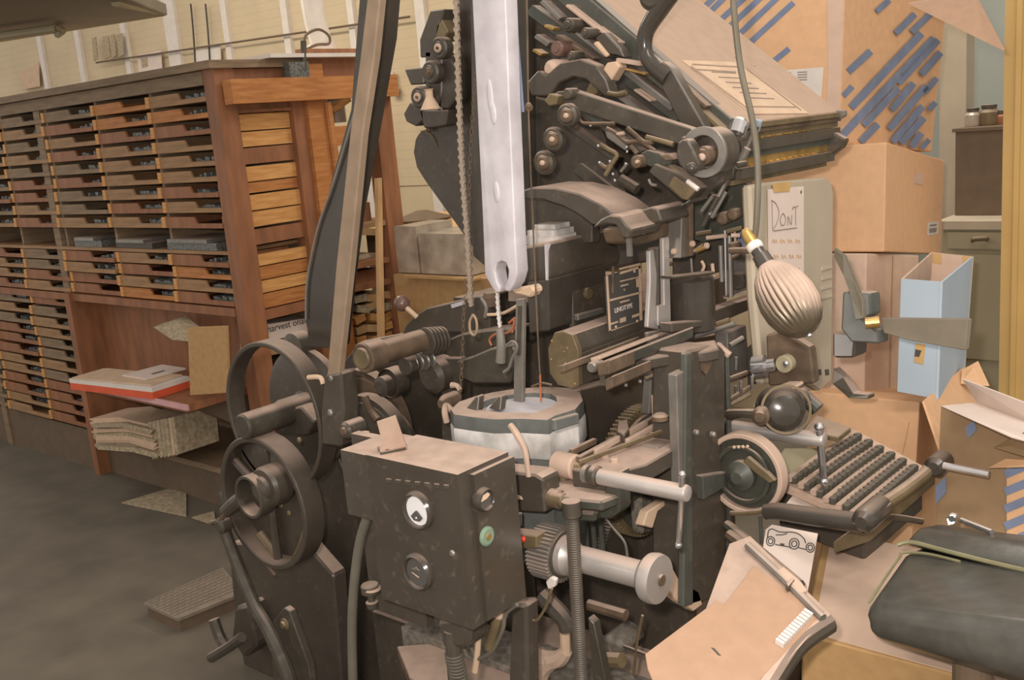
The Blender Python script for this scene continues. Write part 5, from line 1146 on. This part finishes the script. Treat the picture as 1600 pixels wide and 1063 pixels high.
for p0, p1, mt in (((1135, 594), (1168, 582), 'rust'), ((1135, 628), (1174, 604), 'rust'), ((1135, 636), (1172, 616), 'oldbrass'), ((1140, 540), (1160, 528), 'steel'), ((1050, 530), (1140, 500), 'oldbrass'), ((1060, 535), (1148, 506), 'steel'), ((1066, 530), (1116, 520), 'dusty')):
    part('track_bar', ty([(*p0, 1.86), (*p1, 1.9)], 4), mt)
part('dust_wad', ty([(1122, 540, 1.83), (1130, 548, 1.82), (1140, 556, 1.82)], 6), 'dusty')
for px, py in ((1150, 570), (1158, 608), (1150, 615), (1175, 600)): part('pin', ty([(px, py - 12, 1.88), (px, py + 8, 1.88)], 3), 'chrome')
# right side supports under the keyboard
part('slanted_rail', ty([(1136, 820, 1.75), (1180, 856, 1.7), (1250, 915, 1.6)], 8), 'greenmach')
part('slanted_rail', ty([(1140, 836, 1.72), (1175, 862, 1.68)], 9), 'rust')
part('wheel_bracket', ty([(1142, 802, 1.72), (1165, 802, 1.72), (1205, 798, 1.72)], 4), 'oldbrass')
part('wheel_bracket', ty([(1188, 806, 1.72), (1190, 850, 1.72)], 3), 'greenmach')
part('small_spoon', ty([(1140, 888, 1.66), (1150, 898, 1.66), (1156, 906, 1.66)], [3, 4, 2]), 'chrome')
# keyboard support arm (black) running to the front
part('support_arm', ty([(1196, 800, 1.72), (1220, 800, 1.72), (1260, 806, 1.72), (1320, 814, 1.72), (1350, 818, 1.72)], [12, 14, 15, 16, 16], 14), 'gloss')
part('arm_boss', turned(1345, 818, 1.66, 20, [(0, .5), (.01, .9), (.02, 1), (.09, 1), (.1, .8)]), 'gloss')
part('arm_cross', tube([PY(1340, 812, 1.76), PY(1400, 775, 1.92), PY(1440, 745, 2.02), PY(1452, 732, 2.06)], rad(PY(1340, 812, 1.76), 11), 12), 'oldbrass')
part('arm_cross', tube([PY(1350, 825, 1.74), PY(1385, 808, 1.95), PY(1440, 815, 2.05)], rad(PY(1340, 812, 1.76), 6), 10), 'darkmetal')
part('arm_joint', turned(1458, 733, 2.04, 17, [(0, .6), (.01, 1), (.06, 1)]), 'gloss')
part('arm_tip', tube([PY(1474, 728, 2.05), PY(1545, 742, 2.05)], rad(PY(1474, 728, 2.05), 6), 12), 'chrome')
# ================================================================== KEYBOARD (part of the machine)
kb = part('keyboard', ext([PZ(1212, 752, .765), PZ(1332, 668, .785), PZ(1448, 730, .742), PZ(1352, 812, .725)], (0, 0, -.02), .004), 'cardpink')
KA0, KA1 = PZ(1240, 744, .79), PZ(1340, 678, .80)
KB0, KB1 = PZ(1344, 798, .75), PZ(1428, 727, .755)
kproto = None
dx_ = Vector((1, 0, 0))
for r in range(6):
    f = r / 5
    a = KA0.lerp(KB0, f); b_ = KA1.lerp(KB1, f)
    mid = (a + b_) / 2
    ln = (b_ - a).length
    part('key_row_guide', box((mid.x - .020, a.y - .014, mid.z - .014), (mid.x - .009, b_.y + .014, mid.z - .003), .001), 'dusty', kb)
    for c in range(15):
        p = a.lerp(b_, c / 14)
        if kproto is None:
            kproto = obj('key', lathe((p.x, p.y, p.z - .014), (0, 0, 1), [(0, .0085), (.012, .0098), (.014, .0085), (.0135, .006)], 10), 'keytop', kb, .6, origin=p)
        else: copy_obj(kproto, kb, p)
part('key_panel', ext([PZ(1236, 765, .752), PZ(1300, 700, .77), PZ(1225, 700, .80), PZ(1205, 728, .79)], (0, 0, -.01), .002), 'beigecab')
part('keyboard_front', ext([PZ(1300, 846, .70), PZ(1352, 812, .722), PZ(1450, 732, .738), PZ(1462, 738, .72), PZ(1360, 826, .70)], (0, 0, -.03), .004), 'oldbrass')
part('keyboard_case', ext([PZ(1215, 756, .742), PZ(1330, 672, .762), PZ(1442, 732, .718), PZ(1350, 808, .70)], (0, 0, -.10), .004), 'black')
part('copy_board', ext([PZ(1255, 672, .83), PZ(1275, 648, .84), PZ(1330, 668, .83), PZ(1310, 684, .82)], (0, 0, -.012), .002), 'oldbrass')
sw = obj('white_card', ext([PZ(1226, 790, .735), PZ(1244, 768, .742), PZ(1345, 822, .705), PZ(1330, 824, .70), PZ(1215, 800, .725)], (0, 0, -.003)), 'paper'); tag(sw, 'large white card lying along the near side of the keyboard', 'card')

# ================================================================== MAGAZINE
mg = thing('matrix_magazine', PY(1152, 192, 1.87), 'tan dusty sloping matrix magazine with a printed label plate on top', 'magazine')
MY, MW = 1.875, .495
A_, B_ = PY(1152, 193, MY), PY(862, -52, MY)
sl = (B_ - A_).normalized(); nn = Vector((-sl.z, 0, sl.x)) * -1
if nn.z < 0: nn = -nn
obj('body', ext([A_, B_, B_ - nn * .035, A_ - nn * .035], (0, MW, 0), .002), 'magplate', mg)
obj('side_rail', ext([A_ + nn * .003, B_ + nn * .003, B_ - nn * .045, A_ - nn * .045], (0, -.012, 0), .002), 'greenmach', mg)
plm = Plane(A_, B_, A_ + Vector((0, 1, 0)))
lab = obj('label_plate', ext([plm.at(x, y, .002) for x, y in ((1066, 94), (1150, 97), (1264, 177), (1175, 178))], -plm.n * .0015), 'papertan', mg)
obj('label_border', decal(plm, [stripe(1082, 100, 1152, 104, 1.5), stripe(1088, 108, 1150, 112, 1.5), stripe(1080, 103, 1172, 172, 2), stripe(1165, 106, 1252, 172, 1.2), stripe(1174, 166, 1246, 167, 1.5)], .003), 'dustbar', lab)
obj('label_print', decal(plm, [stripe(1112 + i * 11, 112 + i * 8, 1150 + i * 12, 114 + i * 8, 1.0) for i in range(6)], .003), 'faintink', lab)
for px, py in ((1179, 102), (1148, 89)): obj('rivet', sphere(plm.at(px, py, 0), .003, 8, 6), 'chrome', mg)
# cross bars at its lower end
X0 = A_.x
def zb(py): return PX(1200, py, X0).z
for y0, y1, dx, mt in ((189, 197, .008, 'oldbrass'), (198, 204, .004, 'rust'), (204, 214, -.004, 'oldbrass'), (215, 232, .002, 'black'), (232, 242, -.008, 'greenmach'), (242, 255, -.014, 'brass'), (256, 272, .0, 'darkmetal'), (273, 281, -.02, 'oldbrass')):
    obj('cross_bar', box((X0 - .045 + dx, MY + .01, zb(y1)), (X0 + dx, MY + MW - (.0 if y0 < 230 else .03), zb(y0)), .002), mt, mg)
for i in range(10):
    y = MY + .06 + i * .028 + (i % 3) * .006; obj('matrix_tip', box((X0 - .01, y, zb(214)), (X0 + .003, y + .010, zb(211)), .001), 'brass', mg)
for i in range(12):
    y = MY + .05 + i * .03; obj('matrix_tip', box((X0 - .02, y, zb(256)), (X0 - .010, y + .012, zb(252)), .001), 'brass', mg)
obj('end_hook', ext([Vector((X0 + .01, MY + MW - .04, zb(y_))) + Vector((dx, 0, 0)) for y_, dx in ((226, -.06), (222, -.01), (236, .02), (250, .01), (276, -.04), (272, -.07))], (0, .03, 0), .004), 'black', mg)
obj('front_corner', ext([Vector((X0 + .012, MY + MW - .012, zb(y_))) + Vector((dx, 0, 0)) for y_, dx in ((184, -.02), (186, .006), (196, .006), (206, -.02))], (0, .016, 0), .002), 'steel', mg)

# grey guard case below the magazine
GX = -1.0
gc = thing('guard_case', PX(1240, 600, GX), 'grey enamel guard case under the magazine with a note taped on', 'case')
obj('body', ex([(1172, 290), (1190, 286), (1290, 277), (1299, 282), (1303, 300), (1300, 596), (1282, 612), (1262, 600), (1192, 602), (1180, 470)], GX, .022, .006), 'greycase', gc)
for i in range(4): obj('louvre', ex([(1285, 418 + i * 15), (1301, 416 + i * 15), (1301, 420 + i * 15), (1285, 424 + i * 15)], GX + .003, .006, .001), 'greycase', gc)
for px, py in ((1270, 566), (1280, 582), (1292, 582), (1272, 590)): obj('stain', ex([(px - 3, py - 4), (px + 3, py - 5), (px + 4, py + 4), (px - 2, py + 5)], GX + .001, .002, 0), 'ink', gc)
for px, py in ((1184, 412), (1252, 300)): obj('screw', lathe(PX(px, py, GX + .004), (-1, 0, 0), [(0, .004), (.004, .005)], 10), 'steel', gc)
nt_ = obj('taped_note', ex([(1200, 296), (1256, 291), (1256, 450), (1203, 452)], GX + .003, .002, 0), 'paper'); tag(nt_, 'pinkish handwritten note reading DON\'T taped to the grey guard case', 'note')
plg = Plane(PX(1200, 296, GX + .003), PX(1256, 291, GX + .003), PX(1203, 452, GX + .003))
bm = NB()
def pen2(pts, w=.0012): add_tube(bm, smooth_path([plg.at(x, y, .0005) for x, y in pts], 4), w, 5)
pen2([(1206, 313), (1207, 358)]); pen2([(1205, 313), (1212, 318), (1217, 332), (1214, 348), (1207, 360)])           # D
pen2([(1223, 333), (1219, 342), (1221, 352), (1226, 350), (1227, 340), (1223, 333)])                                  # O
pen2([(1231, 352), (1231, 338), (1236, 351), (1237, 336)]); pen2([(1240, 322), (1238, 328)])                           # N '
pen2([(1243, 352), (1243, 323)]); pen2([(1238, 325), (1247, 322)])                                                     # T
pen2([(1208, 361), (1245, 356)])
obj('handwriting', bm, 'faintink', nt_)
bm = NB()
for r, y in enumerate((380, 404, 424)):
    for i in range(4):
        x = 1206 + i * 12 + (r % 2) * 2
        pen2([(x, y), (x + 2, y - 6), (x + 4, y), (x + 6, y - 5), (x + 8, y)], .0008)
obj('handwriting', bm, 'carddark', nt_)
tpn = obj('tape', ex([(1207, 287), (1236, 284), (1234, 299), (1210, 301)], GX + .005, .001, 0), 'tape', nt_)

# ================================================================== LAMP with ribbed reflector shade
lp = thing('work_lamp', PD(1235, 470, 1.72), 'hanging work lamp with a dusty ribbed silver shade beside the note', 'lamp')
n0, n1 = PD(1196, 412, 1.74), PD(1264, 522, 1.70)
ax = (n1 - n0); L = ax.length; ax.normalize()
bm = NB(); d, u, v = frame_of(ax); rings = []
prof = [(0, .013), (.05, .018), (.10, .026), (.18, .034), (.32, .0425), (.5, .0470), (.66, .0460), (.8, .040), (.9, .031), (.97, .020), (1.0, .010)]
NS = 84
for s, r in prof:
    k = 0.10 if .08 < s < .97 else 0.0
    rings.append([bm.verts.new(n0 + d * (s * L) + (u * math.cos(2 * PI * i / NS) + v * math.sin(2 * PI * i / NS)) * r * (1 + k * (0.5 - abs(((i * 28 / NS) % 1) - .5) * 2) * .8)) for i in range(NS)])
for a, b_ in zip(rings, rings[1:]):
    for i in range(NS): bm.faces.new((a[i], a[(i + 1) % NS], b_[(i + 1) % NS], b_[i]))
bm.faces.new(rings[0][::-1]); bm.faces.new(rings[-1])
mat('shade', (122, 110, 92), .28, .6, dust=.95, var=.08, dr=(0.0, 0.62))  # dust spread wider to paint the flash-lit top, base darkened for dark reflections
obj('shade', bm, 'shade', lp, .9)
obj('neck', lathe(n0 - d * .03, d, [(0, .011), (.012, .011), (.013, .014), (.04, .016)], 20), 'gloss', lp)
obj('neck_ring', lathe(n0 - d * .042, d, [(0, .0115), (.003, .0135), (.012, .0135), (.014, .011)], 20), 'white', lp)
obj('socket', lathe(n0 - d * .07, d, [(0, .006), (.006, .009), (.02, .011), (.03, .011)], 16), 'brass', lp)
obj('cord', tube([PD(1134, -200, 1.82), PD(1144, -30, 1.80), PD(1149, 40, 1.79), PD(1158, 110, 1.78), PD(1176, 190, 1.76), PD(1184, 260, 1.75), PD(1183, 330, 1.75), PD(1178, 372, 1.76), n0 - d * .066], .0054, 10), 'cordgrey', lp)
obj('tip_screw', sphere(n1 + d * .002, .004, 8, 6), 'chrome', lp)
ar = obj('lamp_arm', tube([PD(1142, 392, 1.86), PD(1186, 391, 1.78)], .006, 10), 'rust', lp)

# ================================================================== INGOT AND CHAINS
IY = 1.42
ig_out = [(729, -170), (783, -170), (792, 60), (795, 150), (800, 260), (805, 380), (808, 426), (803, 444), (795, 456), (789, 455), (787, 450), (793, 436), (794, 422), (790, 411), (783, 408), (776, 412), (773, 424), (776, 440), (781, 450), (780, 457), (774, 458), (766, 446), (757, 430), (753, 330), (748, 230), (742, 100)]
igt = thing('lead_ingot', PY(780, 455, IY), 'long silvery lead alloy ingot hanging vertically above the melting pot', 'ingot')
obj('bar', ext([PY(*p, IY) for p in ig_out], (0, .034, 0), .007, 4), 'silver', igt, .9)
for px, py, h in ((766, 150, .03), (771, 178, .02), (776, 300, .02)):
    bm = sphere((0, 0, 0), 1, 14, 8); bmesh.ops.scale(bm, vec=(.0075, .003, h), verts=bm.verts); bmesh.ops.translate(bm, vec=PY(px, py, IY), verts=bm.verts)
    obj('cast_mark', bm, 'silver', igt, 3)
def roller_chain(name, label, pts, pitch, w, mt='steel', cat='chain'):
    sp = smooth_path(pts, 12); acc = [sp[0]]; d_ = 0
    for a, b_ in zip(sp, sp[1:]):
        seg = (b_ - a).length; 
        while d_ + seg >= pitch:
            t = (pitch - d_) / seg; a = a.lerp(b_, t); acc.append(a.copy()); seg = (b_ - a).length; d_ = 0
        d_ += seg
    th = thing(name, sp[-1], label, cat)
    prot = None
    for i in range(len(acc) - 1):
        if prot is None:
            bm = lathe((0, -w * .5, 0), (0, 1, 0), [(0, pitch * .36), (w, pitch * .36)], 10)
            add_box(bm, (-pitch * .2, -w * .55, -pitch * .75), (pitch * .2, -w * .42, pitch * .2)); add_box(bm, (-pitch * .2, w * .42, -pitch * .75), (pitch * .2, w * .55, pitch * .2))
            prot = obj('link', bm, mt, th, origin=acc[i], local=True)
            prot.rotation_euler.z = .5
        else:
            c = copy_obj(prot, th, acc[i]); c.rotation_euler.z = .5 + (PI / 2 * 0)
    return th
rc = roller_chain('roller_chain', 'greyish roller chain hanging left of the silver ingot', [PY(704, -180, 1.40), PY(712, -20, 1.40), PY(716, 120, 1.40), PY(722, 260, 1.40), PY(731, 380, 1.40), PY(737, 490, 1.40)], .0150, .013, 'chain')
p = PY(739, 492, 1.40); obj('end_loop', tube([p, PY(744, 500, 1.4), PY(745, 515, 1.4), PY(741, 524, 1.4), PY(735, 518, 1.4), PY(734, 503, 1.4), p], .0026, 8), 'dustbar', rc)
hc = roller_chain('hook_chain', 'short roller chain hanging from the hook of the ingot', [PY(777, 455, 1.45), PY(779, 490, 1.45), PY(783, 520, 1.45)], .0105, .010, 'chalk')
obj('shank', tube([PY(781, 515, 1.45), PY(783, 540, 1.45), PY(782, 566, 1.45)], [.008, .009, .010], 10), 'steel', hc)
def link_chain(name, label, pts, pitch, mt='rust'):
    sp = smooth_path(pts, 12); acc = [sp[0]]; d_ = 0
    for a, b_ in zip(sp, sp[1:]):
        seg = (b_ - a).length
        while d_ + seg >= pitch:
            t = (pitch - d_) / seg; a = a.lerp(b_, t); acc.append(a.copy()); seg = (b_ - a).length; d_ = 0
        d_ += seg
    th = thing(name, sp[-1], label, 'chain'); prot = None
    for i, p in enumerate(acc):
        if prot is None:
            lp_ = [Vector((.0028 * math.cos(t) , 0, pitch * .56 * math.sin(t))) for t in [2 * PI * k / 10 for k in range(11)]]
            prot = obj('link', add_tube(NB(), lp_, .0007, 5), mt, th, origin=p, local=True)
        c = prot if i == 0 else copy_obj(prot, th, p); c.rotation_euler.z = .6 + (i % 2) * 1.2
    return th
link_chain('link_chain', 'thin rusty link chain hanging between the roller chain and the ingot', [PY(743, 120, 1.43), PY(737, 200, 1.43), PY(733, 300, 1.43), PY(733, 350, 1.43)], .0125)
link_chain('link_chain', 'thin rusty link chain hanging down to the wing nut left of the pot', [PY(728, 440, 1.43), PY(724, 500, 1.43), PY(722, 560, 1.43), PY(719, 618, 1.43)], .0125)
wr = thing('hanging_wire', PY(845, 600, 1.46), 'thin stiff wire hanging right of the ingot down into the pot', 'wire')
obj('wire', tube([PY(816, -180, 1.46), PY(823, 10, 1.46), PY(826, 180, 1.46), PY(834, 380, 1.46), PY(840, 520, 1.46), PY(844, 590, 1.46)], .0016, 6), 'rust', wr)
obj('cross_bar', tube([PY(831, 604, 1.46), PY(846, 599, 1.46), PY(862, 602, 1.46)], .0022, 6), 'rust', wr)
obj('stem', tube([PY(844, 585, 1.46), PY(845, 628, 1.46)], .0018, 6), 'copperwire', wr)
obj('knot', sphere(PY(826, 165, 1.46), .006, 10, 6), 'rust', wr)
bl_ = thing('blue_tube', PY(820, 190, 1.5), 'narrow bluish glass tube hanging right of the ingot', 'tube')
obj('tube', tube([PY(808, 60, 1.48), PY(812, 110, 1.48), PY(817, 175, 1.48)], .003, 8), 'bluepaint', bl_); obj('end', sphere(PY(826, 168, 1.47), .008, 10, 6), 'rust', bl_)

# ================================================================== THINGS IN FRONT: cardboard, galley, copy holder, treadle
cz = [PD(1008, 1022, 1.62), PD(1120, 938, 1.70), PD(1132, 944, 1.70), PD(1178, 884, 1.78), PD(1284, 960, 1.72), PD(1172, 1072, 1.58), PD(1020, 1072, 1.56)]
plk = Plane(cz[0], cz[3], cz[4])
cardo = [plk.at(x, y) for x, y in ((1008, 1022), (1120, 938), (1132, 944), (1178, 884), (1284, 960), (1172, 1078), (1026, 1078), (1012, 1045))]
gl = thing('galley_tray', PD(1220, 960, 1.72), 'steel edged galley tray sticking out below the keyboard', 'galley')
obj('tray', ext([plk.at(x, y, -.004) for x, y in ((1140, 850), (1172, 838), (1296, 958), (1186, 1085), (1080, 1085), (1100, 960))], -plk.n * .006), 'darkmetal', gl)
obj('edge_rail', tube([plk.at(1168, 852, .004), plk.at(1225, 905, .004), plk.at(1286, 966, .004)], .007, 8), 'steel', gl)
obj('edge_block', ext([plk.at(x, y, .012) for x, y in ((1214, 890), (1224, 884), (1252, 908), (1262, 922), (1250, 926))], -plk.n * .016, .002), 'dusty', gl)
obj('edge_clip', ext([plk.at(x, y, .014) for x, y in ((1228, 912), (1238, 902), (1242, 906), (1232, 918))], -plk.n * .012, .001), 'darkmetal', gl)
obj('under_bar', tube([plk.at(1292, 972, -.02), plk.at(1240, 1010, -.02), plk.at(1190, 1085, -.02)], .02, 12), 'black', gl)
cd = obj('cardboard_scrap', ext(cardo, -plk.n * .0035, .0008), 'cardscrap'); tag(cd, 'torn tan cardboard scrap lying over the galley tray at the bottom', 'cardboard')
obj('tear', ext([plk.at(x, y, .0006) for x, y in ((1111, 1012), (1116, 1013), (1127, 1025), (1122, 1024))], -plk.n * .0005), 'ink', cd)
sl_ = thing('type_slug_block', plk.at(1240, 978), 'bright white row of type slugs at the galley end beside the cardboard scrap', 'type slugs')
for i in range(12):
    f = i / 11; ax_, ay_ = 1258 - f * 44, 950 + f * 46
    obj('slug', ext([plk.at(x, y, .010) for x, y in ((ax_, ay_), (ax_ + 13, ay_ + 8), (ax_ + 10.4, ay_ + 10.8), (ax_ - 2.6, ay_ + 2.8))], -plk.n * .010, .0004), 'white', sl_)
ch_ = thing('copy_holder', PD(1340, 500, 2.3), 'grey iron copy holder with a long tapered board pointing right past the blue file box', 'copy holder')
obj('board', ext([PD(1376, 497, 2.3), PD(1512, 499, 2.25), PD(1507, 548, 2.25), PD(1420, 532, 2.28), PD(1380, 521, 2.3)], (.006, .012, 0), .002), 'greyboard', ch_)
obj('clamp', ext([PD(1316, 455, 2.3), PD(1360, 458, 2.3), PD(1362, 492, 2.3), PD(1350, 500, 2.3), PD(1374, 520, 2.3), PD(1374, 538, 2.3), PD(1330, 536, 2.3), PD(1313, 515, 2.3)], (.01, .03, 0), .005, 2), 'greenmach', ch_)
obj('strap', ext([PD(1303, 388, 2.34), PD(1318, 400, 2.33), PD(1334, 440, 2.31), PD(1348, 470, 2.29), PD(1348, 498, 2.28), PD(1336, 500, 2.28), PD(1330, 465, 2.29), PD(1318, 432, 2.31), PD(1303, 402, 2.34)], (.004, .008, 0), .001), 'cordgrey', ch_)
obj('brass_screw', cyl(PD(1352, 505, 2.28), PD(1374, 503, 2.28), .012, 14), 'brass', ch_)
obj('base_block', ext([PD(1300, 519, 2.34), PD(1338, 521, 2.34), PD(1334, 560, 2.34), PD(1300, 560, 2.34)], (.01, .05, 0), .005), 'black', ch_)
obj('stand_leg', ext([PD(1302, 575, 2.38), PD(1318, 590, 2.38), PD(1334, 614, 2.36), PD(1358, 617, 2.36), PD(1357, 624, 2.36), PD(1326, 623, 2.36), PD(1300, 600, 2.38)], (.006, .02, 0), .002), 'darkmetal', ch_)
TZ = .055
tr = thing('treadle_plate', PZ(290, 925, 0), 'ribbed metal tread plate lying near the floor left of the pulley wheels', 'tread plate')
TP = [PZ(224, 942, TZ), PZ(349, 886, TZ), PZ(380, 925, TZ), PZ(278, 966, TZ)]
obj('plate', ext(TP, (0, 0, -.015), .002), 'treadplate', tr)
e0, e1, e2 = TP[0], TP[1], TP[3]
prot = None
for i in range(22):
    for j in range(9):
        p = e0.lerp(e1, (i + .5) / 23).lerp(e2.lerp(TP[2], (i + .5) / 23), (j + .6) / 10)
        if prot is None: prot = obj('tread_stud', box((-.006, -.003, 0), (.006, .003, .003), .001, seg=1), 'treadplate', tr, origin=p, local=True); prot.rotation_euler.z = .8
        else: copy_obj(prot, tr, p).rotation_euler.z = .8 + (PI / 2 if (i + j) % 2 else 0)
obj('frame', ext([p.lerp((TP[0] + TP[2]) / 2, .06) - Vector((0, 0, .015)) for p in TP], (0, 0, -.04)), 'brown', tr)
